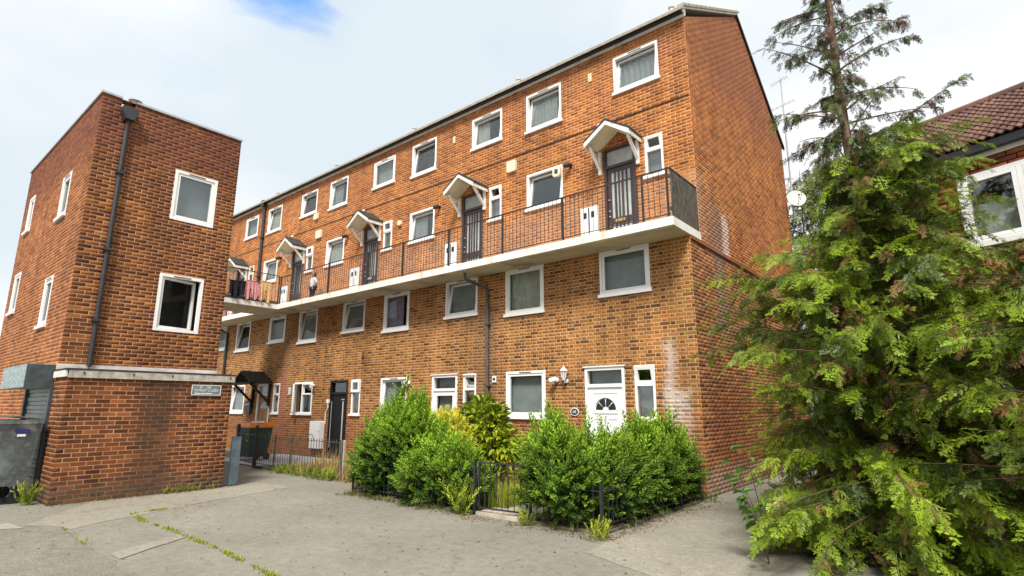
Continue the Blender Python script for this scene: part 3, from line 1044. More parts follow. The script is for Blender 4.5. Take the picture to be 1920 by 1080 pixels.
bd.prism([(8.62, 9.86), (4.55, 12.44), (4.55, 12.56), (8.62, 9.98)], 0.012, 0.05)
bd.build('bargeboard', M['dark_timber'], roof)
MB(F_UP).box(XL, 0.03, 0.0, 0.03, 10.066, 10.13).build('fascia', M['white'], block)
gt = MB(F_UP)
gt.prism([(XL, 10.13), (0.02, 10.13), (0.02, 10.23), (XL, 10.23)], 0.02, 0.14)
gt.build('gutter', M['black'], block)
MB(F_UP).box(0.0, 0.03, -0.02, 0.15, 10.12, 10.245).build('gutter_end', M['white'], block)
for x in (-9.56, -5.05, -0.43, -14.16, -18.65):
    vp_ = MB()
    vp_.tube([(x, 0.95, 10.4), (x, 0.95, 10.74)], 0.055, 10)
    vp_.tube([(x, 0.95, 10.74), (x, 0.95, 10.79)], 0.075, 10)
    vp_.build('vent_pipe', M['dish'], roof)
# brick course joint line between storeys
MB(F_UP).tube([(-22.5, 0.014, 8.23), (-14.0, 0.016, 8.21), (-6.0, 0.016, 8.19), (-0.02, 0.016, 8.17)], 0.011, 6).build('cable', M['pipe_grey'], block)

# balcony slab + soffit and the walkway to the stair tower
sl = MB()
sl.box(-14.36, 0.02, -0.80, UPY - 0.002, 4.88, 5.045)
sl.box(XL, -14.363, -0.80, UPY - 0.002, 4.88, 5.045)
slab = sl.build('balcony_slab', M['slab'], block)
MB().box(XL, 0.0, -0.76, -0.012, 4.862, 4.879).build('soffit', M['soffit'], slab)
wk = MB()
wk.box(-15.95, -14.36, -4.93, -0.803, 4.88, 5.05)
walk = wk.build('walkway_slab', M['slab'], block)
MB().box(-15.93, -14.38, -4.92, -0.85, 4.862, 4.879).build('soffit', M['soffit'], walk)
MB().box(-14.42, -14.352, -4.90, -0.83, 5.052, 5.13).build('kerb_board', M['wood_grey'], walk)

# railings
def railing(p0, p1, z0, z1, root, name='railing', gap=0.113, every=1.82, mat='iron', bars=True, posts=None, label=None):
    p0, p1 = np.array(p0, float), np.array(p1, float)
    L = np.linalg.norm(p1 - p0)
    u = (p1 - p0) / L
    mb = MB()
    for z, h in ((z1, 0.022), (z0 + 0.06, 0.014)):
        mb.bar((*p0, z), (*p1, z), 0.038 if z == z1 else 0.02, h)
    rl = mb.build(name, M[mat], root)
    if label:
        rl['label'] = label
    ps = posts if posts is not None else np.arange(0.02, L, every)
    for s in ps:
        q = p0 + u * s
        MB().bar((*q, z0 - 0.03), (*q, z1), 0.034, 0.034).build('post', M[mat], rl)
    if bars:
        me = None
        k = int(L / gap)
        for i in range(1, k):
            q = p0 + u * (i * gap)
            if me is None:
                b = MB().tube([(0, 0, z0 + 0.06), (0, 0, z1 - 0.01)], 0.0065, 5, cap=False)
                ob = b.build('baluster', M[mat], rl)
                me = ob.data
            else:
                ob = bpy.data.objects.new('baluster', me)
                link(ob, rl)
            ob.location = (q[0], q[1], 0)
    return rl


railing((-14.36, -0.76), (-0.03, -0.76), 5.05, 6.02, block, posts=[0.03, 2.99, 5.0, 6.6, 8.4, 10.2, 11.9, 13.77, 14.28])
railing((-14.39, -0.80), (-14.39, -4.85), 5.08, 6.05, block, posts=[0.0, 1.8, 3.6])
railing((-22.0, -0.76), (-15.98, -0.76), 5.05, 6.02, block, posts=[0.0, 1.8, 3.6, 5.4])

# windows, doors and canopies of the five flats along the balcony
top_tilt = [7.5, 8, 7, 8, 0, 6, 7.5, 8, 0, 7]
for i in range(5):
    s = -PU * i
    window(block, F_UP, -1.80 + s, -0.66 + s, 8.84, 9.79, tilt=top_tilt[2 * i], curtain=['net', 'cream_curtain', 'net', None, 'net'][i], cover=[1, .45, 1, 1, .6][i])
    window(block, F_UP, -4.45 + s, -3.32 + s, 8.715, 9.79, tilt=top_tilt[2 * i + 1], curtain=['net', None, 'net', 'cream_curtain', 'net'][i], cover=[0.8, 1, .5, 1, 1][i])
    window(block, F_UP, -4.45 + s, -3.32 + s, 6.54, 7.515, tilt=8, curtain=[None, 'net', 'cream_curtain', 'net', None][i], vent=False, cover=[1, .55, 1, 1, 1][i])
    narrow_window(block, F_UP, -1.10 + s, -0.67 + s, 6.54, 7.515, opened=[-16, -14, -5, 0, -35][i], curtain='net')
    # door with fanlight and steel bars over obscure glass
    a0, a1 = -2.16 + s, -1.34 + s
    fr = MB(F_UP)
    fr.box(a0, a0 + 0.07, -0.10, 0.008, 5.05, 7.515)
    fr.box(a1 - 0.07, a1, -0.10, 0.008, 5.05, 7.515)
    fr.box(a0 + 0.07, a1 - 0.07, -0.10, 0.008, 7.455, 7.515)
    fr.box(a0 + 0.07, a1 - 0.07, -0.10, 0.008, 7.02, 7.085)
    d = fr.build('door', M['brown_door'], block)
    MB(F_UP).box(a0 + 0.07, a1 - 0.07, -0.06, -0.05, 7.085, 7.455).build('fanlight', M['frost'], d)
    lf = MB(F_UP)
    i0, i1 = a0 + 0.075, a1 - 0.075
    lf.box(i0, i0 + 0.09, -0.085, -0.03, 5.07, 7.015)
    lf.box(i1 - 0.09, i1, -0.085, -0.03, 5.07, 7.015)
    lf.box(i0 + 0.09, i1 - 0.09, -0.085, -0.03, 6.92, 7.015)
    lf.box(i0 + 0.09, i1 - 0.09, -0.085, -0.03, 5.07, 5.20)
    lf.box(i0 + 0.09, i1 - 0.09, -0.085, -0.03, 5.66, 5.80)
    lf.build('door_leaf', M['brown_door'], d)
    MB(F_UP).box(i0 + 0.09, i1 - 0.09, -0.066, -0.055, 5.20, 6.92).build('pane', M['frost'], d)
    w = (i1 - i0 - 0.18)
    for q in range(4):
        x = i0 + 0.09 + w * (q + 1) / 5
        MB(F_UP).box(x - 0.016, x + 0.016, -0.05, -0.024, 5.20, 6.92).build('bar', M['brown_door'], d)
    if i in (0, 2):
        MB(F_UP).box(i0 + 0.17, i0 + 0.42, -0.0295, -0.018, 5.70, 5.765).build('letter_plate', M['brass' if i == 0 else 'alu'], d)
    kn = MB(F_UP)
    for zz in (5.60, 5.85, 5.98, 6.25):
        kn.tube([(i0 + 0.045, -0.03, zz), (i0 + 0.045, 0.005, zz)], 0.018, 8)
    kn.build('lock', M['alu'], d)
    canopy(block, F_UP, -1.745 + s, 0.545, 7.53, 0.36, 0.58)
    # meter cupboard beside each door
    mc = MB(F_UP).box(-2.80 + s, -2.33 + s, 0.005, 0.045, 5.10, 6.19).build('meter_cupboard', M['upvc'], block)
    MB(F_UP).box(-2.58 + s, -2.555 + s, 0.0455, 0.049, 5.12, 6.17).build('joint', M['pipe_grey'], mc)
    for x in (-2.68, -2.47):
        MB(F_UP).box(x - 0.045 + s, x + 0.045 + s, 0.0455, 0.050, 5.92, 6.07).build('vent', M['black'], mc)

# windows and doors of the lower two storeys
low_cfg = [dict(c1='net_dark', t1=0, c2='cream_curtain', t2=0), dict(c1='net_dark', t1=9, c2='lilac', t2=0),
           dict(c1='net_dark', t1=9, c2='net', t2=9), dict(c1='net_dark', t1=0, c2=None, t2=9), dict(c1='net', t1=8, c2='net', t2=8)]
for i in range(5):
    t = -PL * i
    cfg = low_cfg[i]
    window(block, F_LOW, -2.04 + t, -0.87 + t, 3.90, 4.875, tilt=cfg['t1'], curtain=cfg['c1'], glass='glass_low')
    window(block, F_LOW, -4.70 + t, -3.54 + t, 3.75, 4.875, tilt=cfg['t2'], curtain=cfg['c2'], cover=[0.82, 0.6, 1, 1, 1][i], glass='glass_low')
    narrow_window(block, F_LOW, -1.32 + t, -0.88 + t, 1.35, 2.40, opened=[-12, -30, 0, -52, 0][i], curtain='net_dark')
    if i != 2:
        window(block, F_LOW, -4.68 + t, -3.52 + t, 1.35, 2.40, tilt=[0, 4, 0, 8, 0][i], curtain=['net_dark', 'net_dark', 'net', 'net', 'net'][i], cover=[1, 0.85, 1, 1, 1][i], glass='glass_low')
# twin casement of the third house, left leaf and top light open
a0, a1 = -4.68 - 2 * PL, -3.52 - 2 * PL
mb = MB(F_LOW)
rect_frame(mb, a0, a1, 1.35, 2.40, 0.06, -0.07, 0.014)
am = a0 + 0.52
mb.box(am - 0.03, am + 0.03, -0.07, 0.014, 1.41, 2.34)
mb.box(am + 0.03, a1 - 0.06, -0.07, 0.014, 1.98, 2.03)
win = mb.build('window', M['upvc'], block)
MB(F_LOW).box(a0 - 0.05, a1 + 0.04, -0.05, 0.07, 1.31, 1.38).build('sill', M['upvc'], win)


S = swing_T(F_LOW, a0 + 0.06, R(35))
sb = MB(S)
rect_frame(sb, a0 + 0.06, am - 0.03, 1.41, 2.34, 0.055, -0.01, 0.045)
sb.build('sash', M['upvc'], win)
MB(S).box(a0 + 0.115, am - 0.085, 0.01, 0.018, 1.465, 2.285).build('pane', M['glass'], win)
S = tilt_T(F_LOW, 2.34, 0.02, R(-55))
sb = MB(S)
rect_frame(sb, am + 0.02, a1 - 0.05, 2.02, 2.35, 0.05, 0.015, 0.05)
sb.build('vent_sash', M['upvc'], win)
MB(S).box(am + 0.07, a1 - 0.10, 0.028, 0.035, 2.07, 2.30).build('pane', M['glass'], win)
MB(F_LOW).box(am + 0.03, a1 - 0.06, -0.04, -0.03, 1.41, 1.98).build('pane', M['glass'], win)

# front door: white with half-moon light
def white_door(i, glazed):
    t = -PL * i
    a0, a1 = -2.48 + t, -1.54 + t
    fr = MB(F_LOW)
    fr.box(a0, a0 + 0.06, -0.09, 0.02, 0.06, 2.40)
    fr.box(a1 - 0.06, a1, -0.09, 0.02, 0.06, 2.40)
    fr.box(a0 + 0.06, a1 - 0.06, -0.09, 0.02, 2.335, 2.40)
    fr.box(a0 + 0.06, a1 - 0.06, -0.09, 0.02, 1.985, 2.055)
    fr.box(a0, a1, -0.09, 0.05, 0.0, 0.06)
    fr.box(a0 - 0.03, a1 + 0.02, -0.05, 0.05, 2.401, 2.425)
    d = fr.build('door', M['upvc'], block)
    MB(F_LOW).box(a0 + 0.06, a1 - 0.06, -0.05, -0.04, 2.055, 2.335).build('fanlight', M['glass_low'], d)
    MB(F_LOW).box(a0 + 0.06, a1 - 0.06, -0.20, -0.19, 2.0, 2.40).build('blind', M['net_dark'], d)
    i0, i1 = a0 + 0.065, a1 - 0.065
    if glazed:
        lf = MB(F_LOW)
        rect_frame(lf, i0, i1, 0.07, 1.98, 0.11, -0.06, -0.005)
        lf.build('door_leaf', M['upvc'], d)
        MB(F_LOW).box(i0 + 0.11, i1 - 0.11, -0.035, -0.028, 0.18, 1.87).build('pane', M['glass_low'], d)
        MB(F_LOW).box(i0 + 0.05, i1 - 0.05, -0.18, -0.17, 0.1, 1.95).build('blind', M['net'], d)
        return
    MB(F_LOW).box(i0, i1, -0.06, -0.012, 0.07, 1.98).build('door_leaf', M['upvc'], d)
    ac, zc, r = (i0 + i1) / 2, 1.50, 0.235
    fan = MB(F_LOW)
    for q in range(4):
        t0, t1 = math.pi * (q + 0.07) / 4, math.pi * (q + 0.93) / 4
        ang = np.linspace(t0, t1, 5)
        poly = [(ac + 0.075 * math.cos(x), zc + 0.02 + 0.075 * math.sin(x)) for x in ang[::-1]] + [(ac + r * math.cos(x), zc + 0.02 + r * math.sin(x)) for x in ang]
        fan.prism(poly, -0.0118, -0.006)
    fan.build('fan_pane', M['black'], d)
    md = MB(F_LOW)
    ang = np.linspace(0, math.pi, 15)
    for j in range(14):
        md.bar((ac + (r + 0.03) * math.cos(ang[j]), -0.006, zc + 0.02 + (r + 0.03) * math.sin(ang[j])),
               (ac + (r + 0.03) * math.cos(ang[j + 1]), -0.006, zc + 0.02 + (r + 0.03) * math.sin(ang[j + 1])), 0.022, 0.03, up=(0, 1, 0))
    md.box(ac - r - 0.04, ac + r + 0.04, -0.012, 0.004, zc - 0.045, zc - 0.015)
    for sx in (-1, 1):
        x0 = ac + sx * 0.16
        rect_frame(md, x0 - 0.125, x0 + 0.125, 0.25, 1.36, 0.022, -0.012, 0.0)
    md.box(i0 + 0.12, i1 - 0.12, -0.012, 0.0, 1.86, 1.875)
    md.build('moulding', M['upvc'], d)
    MB(F_LOW).tube([(ac, -0.012, zc - 0.10), (ac, 0.02, zc - 0.10), (ac, 0.02, zc - 0.2)], 0.015, 8).build('knocker', M['alu'], d)


white_door(0, False)
white_door(1, True)
white_door(4, True)
# black door of the third house
a0, a1 = -2.48 - 2 * PL, -1.54 - 2 * PL
fr = MB(F_LOW)
fr.box(a0, a0 + 0.06, -0.09, 0.02, 0.02, 2.40)
fr.box(a1 - 0.06, a1, -0.09, 0.02, 0.02, 2.40)
fr.box(a0 + 0.06, a1 - 0.06, -0.09, 0.02, 2.33, 2.40)
fr.box(a0 + 0.06, a1 - 0.06, -0.09, 0.02, 1.96, 2.03)
d = fr.build('door', M['black_paint'], block)
d['label'] = 'black front door with long steel handle'
MB(F_LOW).box(a0 + 0.06, a1 - 0.06, -0.06, -0.05, 2.03, 2.33).build('fanlight', M['glass'], d)
MB(F_LOW).box(a0 + 0.06, a1 - 0.06, -0.08, -0.02, 0.03, 1.96).build('door_leaf', M['black_paint'], d)
MB(F_LOW).tube([(a0 + 0.16, 0.03, 0.35), (a0 + 0.16, 0.03, 1.75)], 0.014, 8).build('handle', M['alu'], d)
MB(F_LOW).box(a1 - 0.26, a1 - 0.20, -0.0195, -0.012, 0.45, 1.75).build('glass_strip', M['frost'], d)
MB(F_LOW).box(a1 - 0.32, a1 - 0.16, -0.0195, -0.008, 1.79, 1.82).build('letter_plate', M['alu'], d)
# timber door of the fourth house under a dark pitched canopy
t = -PL * 3
a0, a1 = -2.48 + t, -1.54 + t
fr = MB(F_LOW)
fr.box(a0, a0 + 0.10, -0.09, 0.02, 0.02, 2.40)
fr.box(a1 - 0.06, a1, -0.09, 0.02, 0.02, 2.40)
fr.box(a0 + 0.10, a1 - 0.06, -0.09, 0.02, 2.33, 2.40)
fr.box(a0 + 0.10, a1 - 0.06, -0.09, 0.02, 1.98, 2.04)
d = fr.build('door', M['white'], block)
d['label'] = 'orange timber door in a white frame'
MB(F_LOW).box(a0 + 0.10, a1 - 0.06, -0.06, -0.05, 2.04, 2.33).build('fanlight', M['frost'], d)
lf = MB(F_LOW)
lf.box(a0 + 0.10, a1 - 0.06, -0.08, -0.03, 0.03, 1.98)
for x0 in (a0 + 0.17, a0 + 0.53):
    lf.box(x0, x0 + 0.26, -0.031, -0.018, 0.2, 0.85)
    lf.box(x0, x0 + 0.26, -0.031, -0.018, 1.0, 1.4)
lf.build('door_leaf', M['oak_door'], d)
MB(F_LOW).box(a0 + 0.40, a0 + 0.62, -0.0295, -0.015, 0.90, 0.95).build('letter_plate', M['upvc'], d)
fn = MB(F_LOW)
for q in range(3):
    x = np.linspace(math.pi * (q + .1) / 3, math.pi * (q + .9) / 3, 5)
    fn.prism([(a0 + 0.49 + 0.05 * math.cos(v), 1.5 + 0.05 * math.sin(v)) for v in x[::-1]] + [(a0 + 0.49 + 0.24 * math.cos(v), 1.5 + 0.24 * math.sin(v)) for v in x], -0.0295, -0.026)
fn.build('fan_pane', M['frost'], d)
pc = MB(F_LOW)
ac = (a0 + a1) / 2 - 0.15
for s_ in (-1, 1):
    e = (ac + s_ * 0.72, 2.42)
    pc.prism([(ac, 2.80), e, (e[0], e[1] + 0.05), (ac, 2.86)][::s_], 0.014, 0.85)
cp = pc.build('canopy', M['felt'], block)
cp['label'] = 'dark pitched timber canopy on slanted brackets'
for s_ in (-1, 1):
    x = ac + s_ * 0.62
    b = MB(F_LOW)
    b.box(x - 0.04, x + 0.04, 0.013, 0.09, 1.6, 2.40)
    b.bar((x, 0.07, 1.75), (x, 0.78, 2.40), 0.07, 0.07, up=(1, 0, 0))
    b.build('bracket', M['dark_timber'], cp)
fr = MB(F_LOW)
fr.bar((ac - 0.68, 0.80, 2.40), (ac + 0.68, 0.80, 2.40), 0.06, 0.07)
fr.build('beam', M['dark_timber'], cp)

# downpipes
def pipe(pts, r, mat, T, parent, clips=()):
    p = MB(T).tube(pts, r, 10).build('downpipe', M[mat], parent, smooth=False)
    for c in clips:
        MB(T).box(c[0] - r * 1.6, c[0] + r * 1.6, 0.011, c[1] + r + 0.012, c[2] - 0.025, c[2] + 0.025).build('clip', M[mat], p)


pipe([(-5.58, 0.55, 4.87), (-5.56, 0.55, 4.70), (-5.30, 0.08, 4.52), (-5.26, 0.06, 4.35), (-5.22, 0.06, 0.0)], 0.043, 'pipe_grey', F_LOW, block,
     [(-5.24, 0.06, 3.6), (-5.23, 0.06, 2.1), (-5.22, 0.06, 0.7)])
pipe([(-18.72, 0.07, 10.13), (-18.65, 0.07, 5.06)], 0.06, 'pipe_dark', F_UP, block, [(-18.70, 0.07, 8.6), (-18.68, 0.07, 6.9)])
MB(F_UP).box(-18.84, -18.60, 0.02, 0.2, 10.0, 10.26).build('rainwater_head', M['black'], block)
pipe([(-20.4, 0.3, 4.86), (-19.9, 0.3, 4.70), (-19.75, 0.07, 4.55), (-19.68, 0.07, 0.0)], 0.05, 'pipe_dark', F_LOW, block)


# ------------------------------------------------------------------ small fittings on the block: things of their own
def on_wall(name, T, a, d, z, label, cat, group=None):
    loc = T(np.array([[a, d, z]], float))[0]
    t = thing(name, label, cat, tuple(loc), group)
    return t, (lambda p: T(p + np.array([a, d, z])) - loc)


for (a, z, w, h, lab) in ((-14.55, 8.63, 0.26, 0.22, 'small cream box just under the fourth top floor window along the block'),
                          (-14.28, 7.88, 0.34, 0.30, 'cream alarm box low on the wall right of the second farthest white canopy'),
                          (-4.93, 7.90, 0.30, 0.30, 'cream alarm box above the balcony between the two nearest canopies'),
                          (-9.55, 7.30, 0.15, 0.15, 'tiny yellowed box left of the middle balcony window'),
                          (-3.42, 7.30, 0.22, 0.24, 'cream alarm box with dark emblem overlapping the nearest balcony window')):
    t, T = on_wall('alarm_box', F_UP, a, 0.01, z, lab, 'alarm box', 'alarm boxes on the upper wall')
    if a == -3.42:
        T_ = T
        T = lambda p, T_=T_: T_(p + np.array([0, 0.06, 0]))
    m = MB(T)
    m.prism([(-w / 2, -h / 2 + 0.03), (-w / 2 + 0.03, -h / 2), (w / 2 - 0.03, -h / 2), (w / 2, -h / 2 + 0.03), (w / 2, h / 2 - 0.02), (w / 2 - 0.02, h / 2), (-w / 2 + 0.02, h / 2), (-w / 2, h / 2 - 0.02)], 0.0, 0.075)
    m.build('casing', M['cream'], t)
    if a == -3.42:
        MB(T).box(-0.05, 0.05, 0.076, 0.079, -0.06, 0.06).build('emblem', M['pipe_dark'], t)
        MB(T).box(-0.03, 0.03, -0.06, 0.0, -0.03, 0.03).build('bracket', M['cream'], t)


def camera_thing(T0, a, z, label, white=False, lamp=False):
    t, T = on_wall('wall_camera', T0, a, 0.01, z, label, 'security camera', 'cameras fixed to the walls')
    m = MB(T)
    m.tube([(0, 0, 0), (0, 0.03, 0)], 0.05, 12)
    m.tube([(0, 0.03, 0), (-0.03, 0.10, -0.01)], 0.02, 8)
    m.build('mount', M['upvc' if white else 'black'], t)
    m = MB(T)
    m.tube([(0.03, 0.08, 0.01), (-0.10, 0.16, -0.03)], 0.06, 12)
    m.build('housing', M['upvc' if white else 'black'], t)
    MB(T).tube([(-0.098, 0.158, -0.0295), (-0.112, 0.167, -0.034)], 0.047, 12).build('lens', M['black' if white else 'pipe_grey'], t)


camera_thing(F_UP, -3.07, 7.40, 'black camera high right of the nearest balcony window')
camera_thing(F_UP, -7.75, 7.42, 'black camera right of the second balcony window near the second canopy')
camera_thing(F_UP, -12.42, 7.43, 'black camera right of the third balcony window beside the middle canopy')
camera_thing(F_UP, -17.0, 7.42, 'black camera right of the farthest balcony window')
camera_thing(F_LOW, -3.20, 2.17, 'white camera beside the wall lantern at the white front door', True)
camera_thing(F_LOW, -8.18, 2.24, 'black and white camera above the hedge beside a ground floor window', True)

t, T = on_wall('wall_lantern', F_LOW, -2.94, 0.01, 2.20, 'white six sided wall lantern left of the white half moon door', 'lantern')
m = MB(T)
m.tube([(0, 0, -0.06), (0, 0.02, -0.06)], 0.045, 10)
m.tube([(0, 0.02, -0.06), (0, 0.09, -0.10), (0, 0.12, -0.05)], 0.012, 6)
m.build('arm', M['upvc'], t)
m = MB(T)
m.tube([(0, 0.12, -0.05), (0, 0.12, 0.0)], [0.03, 0.045], 6)
for q in range(6):
    an = q * math.pi / 3
    m.bar((0.045 * math.cos(an), 0.12 + 0.045 * math.sin(an), 0), (0.068 * math.cos(an), 0.12 + 0.068 * math.sin(an), 0.15), 0.012, 0.012)
m.tube([(0, 0.12, 0.15), (0, 0.12, 0.165), (0, 0.12, 0.215), (0, 0.12, 0.235), (0, 0.12, 0.27)], [0.085, 0.082, 0.035, 0.015, 0.006], 6)
m.build('cage', M['upvc'], t)
MB(T).tube([(0, 0.12, 0.0), (0, 0.12, 0.15)], [0.040, 0.062], 6).build('glass', M['frost'], t)

t, T = on_wall('number_plaque', F_LOW, -2.755, 0.01, 1.485, 'black oval house number plaque beside the white front door', 'number plaque')
ang = np.linspace(0, 2 * math.pi, 24, endpoint=False)
MB(T).prism([(0.105 * math.cos(x), 0.085 * math.sin(x)) for x in ang], 0, 0.012).build('rim', M['upvc'], t)
MB(T).prism([(0.088 * math.cos(x), 0.068 * math.sin(x)) for x in ang], 0.0122, 0.016).build('face', M['black'], t)


def lettering(parent, text, T0, a, d, z, size, mat, u=(1, 0, 0), align='CENTER', name='lettering'):
    c = bpy.data.curves.new(name, 'FONT')
    c.body = text
    c.size = size
    c.align_x = align
    c.align_y = 'CENTER'
    c.extrude = 0.001
    c.materials.append(mat)
    tmp = bpy.data.objects.new(name, c)
    COL.objects.link(tmp)
    bpy.context.view_layer.update()
    me = bpy.data.meshes.new_from_object(tmp.evaluated_get(bpy.context.evaluated_depsgraph_get()))
    bpy.data.objects.remove(tmp)
    me.name = name
    o = bpy.data.objects.new(name, me)
    link(o, parent)
    uu = Vector(u).normalized()
    nn = uu.cross(Vector((0, 0, 1)))
    p = T0(np.array([[a, d, z]], float))[0]
    mt = Matrix.Identity(4)
    for r_ in range(3):
        mt[r_][0], mt[r_][1], mt[r_][2], mt[r_][3] = uu[r_], (0, 0, 1)[r_], nn[r_], p[r_]
    o.matrix_local = Matrix.Translation(-Vector(parent.location)) @ mt
    return o


lettering(t, '68', F_LOW, -2.755, 0.028, 1.485, 0.09, M['plate_text'])
for (a, z, lab) in ((-5.04, 2.24, 'small white vent with dark hole right of the grey downpipe'),):
    t, T = on_wall('wall_vent', F_LOW, a, 0.01, z, lab, 'vent')
    MB(T).box(-0.06, 0.06, 0, 0.02, -0.075, 0.075).build('plate', M['upvc'], t)
    MB(T).tube([(0, 0.0205, 0), (0, 0.023, 0)], 0.04, 12).build('hole', M['black'], t)
t, T = on_wall('floodlight', F_LOW, -13.0, 0.01, 2.27, 'small white floodlight right of the open twin casement', 'floodlight')
m = MB(T)
m.tube([(0, 0, 0), (0, 0.06, 0)], 0.04, 8)
m.tube([(0, 0.06, 0.0), (0.02, 0.14, -0.03)], [0.045, 0.07], 10)
m.build('head', M['upvc'], t)
t, T = on_wall('meter_box', F_LOW, -12.52, 0.01, 0.72, 'tall white meter box on the wall left of the black door', 'meter box')
MB(T).prism([(-0.29, -0.42), (0.29, -0.42), (0.29, 0.40), (0.27, 0.42), (-0.27, 0.42), (-0.29, 0.40)], 0, 0.17).build('door', M['upvc'], t)
MB(T).tube([(0.24, 0.172, 0.1), (0.24, 0.18, 0.1)], 0.018, 8).build('lock', M['pipe_grey'], t)
MB(T).box(-0.2, 0.2, 0.0, 0.12, -0.50, -0.421).build('base', M['pipe_dark'], t)
t, T = on_wall('gas_pipe', F_LOW, -12.12, 0.01, 1.2, 'thin cream conduit bending up from the meter box', 'pipe')
MB(T).tube([(-0.04, 0.03, -0.15), (-0.04, 0.03, 0.20), (0.06, 0.03, 0.34), (0.06, 0.03, 0.50)], 0.022, 8).build('conduit', M['cream'], t)
MB(T).box(0.0, 0.12, 0.0, 0.06, 0.50, 0.62).build('cap_box', M['upvc'], t)
t, T = on_wall('post_box', F_LOW, -17.30, 0.01, 1.55, 'grey letter box on the wall left of the orange timber door', 'letter box')
MB(T).prism([(-0.2, -0.22), (0.2, -0.22), (0.2, 0.2), (0.14, 0.26), (-0.14, 0.26), (-0.2, 0.2)], 0, 0.12).build('casing', M['dark_steel'], t)
MB(T).box(-0.15, 0.15, 0.121, 0.13, 0.10, 0.14).build('flap', M['alu'], t)
t, T = on_wall('sign', F_LOW, -14.52, 0.01, 2.12, 'small pale notice left of the open twin casement', 'notice')
MB(T).box(-0.09, 0.09, 0, 0.012, -0.13, 0.13).build('panel', M['dish'], t)
t, T = on_wall('wall_bracket', F_LOW, -10.35, 0.01, 3.10, 'dark curled iron bracket between floors above the narrow window', 'bracket')
MB(T).tube([(0, 0, 0.12), (0.0, 0.05, 0.10), (0.03, 0.06, 0.0), (0.0, 0.05, -0.1), (-0.03, 0.03, -0.13)], 0.015, 6).build('hook', M['iron'], t)
for a, z, lab in ((-2.45, 9.55, 'pale brick sized air grille left of the nearest top window'), (-7.2, 9.42, 'pale air grille left of the third top floor window'),):
    t, T = on_wall('air_grille', F_UP, a, 0.008, z, lab, 'grille')
    m = MB(T)
    m.box(-0.05, 0.05, 0, 0.012, -0.11, 0.11)
    for q in range(5):
        m.box(-0.04, 0.04, 0.012, 0.018, -0.09 + q * 0.04, -0.075 + q * 0.04)
    m.build('plate', M['cream'], t)
for i in range(4):
    t, T = on_wall('door_light', F_UP, -2.23 - PU * i, 0.01, 8.17, ['small white lamp on the cable over the nearest canopy', 'small white lamp on the cable over the second canopy',
                   'small white lamp on the cable over the middle canopy', 'small white lamp on the cable over the fourth canopy'][i], 'lamp', 'small lamps above the canopies')
    m = MB(T)
    m.tube([(0, 0, 0), (0, 0.04, 0), (0, 0.08, -0.02)], [0.035, 0.045, 0.03], 10)
    m.build('lamp_head', M['upvc'], t)
    MB(T).tube([(0.0, 0.008, -0.02), (0.0, 0.008, -0.45)], 0.006, 5).build('cord', M['cream'], t)

# weathered boards closing the balcony end
t = thing('privacy_screen', 'weathered grey vertical boards closing the near end of the balcony', 'screen', (0.0, -0.2, 5.05))
for q in range(11):
    y0 = -0.53 + q * 0.118
    MB().box(-0.028 + rng.uniform(-.003, .003), -0.006, y0, y0 + 0.108, 0.02, 0.93 + rng.uniform(-0.02, 0.02)).build('board', M['wood_grey'], t)
for z in (0.15, 0.8):
    MB().box(-0.06, -0.03, -0.54, 0.74, z, z + 0.06).build('rail', M['wood_grey'], t)
m = MB()
m.bar((-0.02, -0.56, 0.97), (-0.02, 0.74, 0.97), 0.04, 0.025)
m.build('handrail', M['iron'], t)

# ------------------------------------------------------------------ mast, aerial and dish at the rear corner of the gable
t = thing('aerial_mast', 'tall thin aerial mast fixed to the rear corner of the gable', 'aerial mast', (0.20, 8.3, 7.4))
MB().tube([(-0.02, 0, 0), (0.0, 0, 2.6), (0.02, 0, 4.9)], [0.030, 0.027, 0.02], 8).build('pole', M['alu'], t)
for z, l in ((3.85, 0.45), (4.75, 0.30)):
    m = MB()
    m.tube([(-l, 0.1, z + 0.02), (l * 0.8, -0.1, z + 0.06)], 0.010, 5)
    for q in range(7):
        x = -l + q * l * 0.3
        m.tube([(x, 0.1 - q * 0.033 - 0.12, z + 0.03), (x, 0.1 - q * 0.033 + 0.12, z + 0.03)], 0.006, 4)
    m.build('aerial', M['alu'], t)
for z in (0.72, 1.35):
    MB().bar((-0.25, 0, z), (0, 0, z), 0.03, 0.03).build('bracket', M['alu'], t)
t = thing('satellite_dish', 'pale grey satellite dish on the foot of the aerial mast', 'satellite dish', (0.32, 8.15, 7.95))
m = MB()
axis = Vector((0.45, -0.80, 0.35)).normalized()
q_ = axis.to_track_quat('Z', 'Y')
rings = [(0.0, 0.0), (0.12, 0.008), (0.22, 0.028), (0.30, 0.055)]
vs, fs = [], []
for r_, h in rings:
    for k in range(20):
        a = 2 * math.pi * k / 20
        vs.append(q_ @ Vector((r_ * math.cos(a) * 0.92, r_ * math.sin(a) * 1.05, h)))
for i in range(3):
    for k in range(20):
        fs.append((i * 20 + k, i * 20 + (k + 1) % 20, (i + 1) * 20 + (k + 1) % 20, (i + 1) * 20 + k))
m.add([tuple(v) for v in vs], fs)
m.build('reflector', M['dish'], t)
tip = axis * 0.36 + Vector((0, 0, -0.06))
MB().tube([tuple(q_ @ Vector((0, -0.28, 0.04))), tuple(tip)], 0.012, 6).build('feed_arm', M['alu'], t)
MB().tube([tuple(tip), tuple(tip + axis * -0.08)], 0.03, 8).build('receiver', M['dish'], t)
MB().tube([(0, 0, 0), (-0.14, 0.15, -0.02)], 0.02, 6).build('mount', M['alu'], t)
t = thing('rear_balcony_box', 'white box jutting from the back corner of the gable behind the conifer', 'box', (-0.1, 8.6, 4.8))
MB().box(-0.4, 0.22, 0.0, 0.9, -0.25, 0.22).build('panel', M['white'], t)
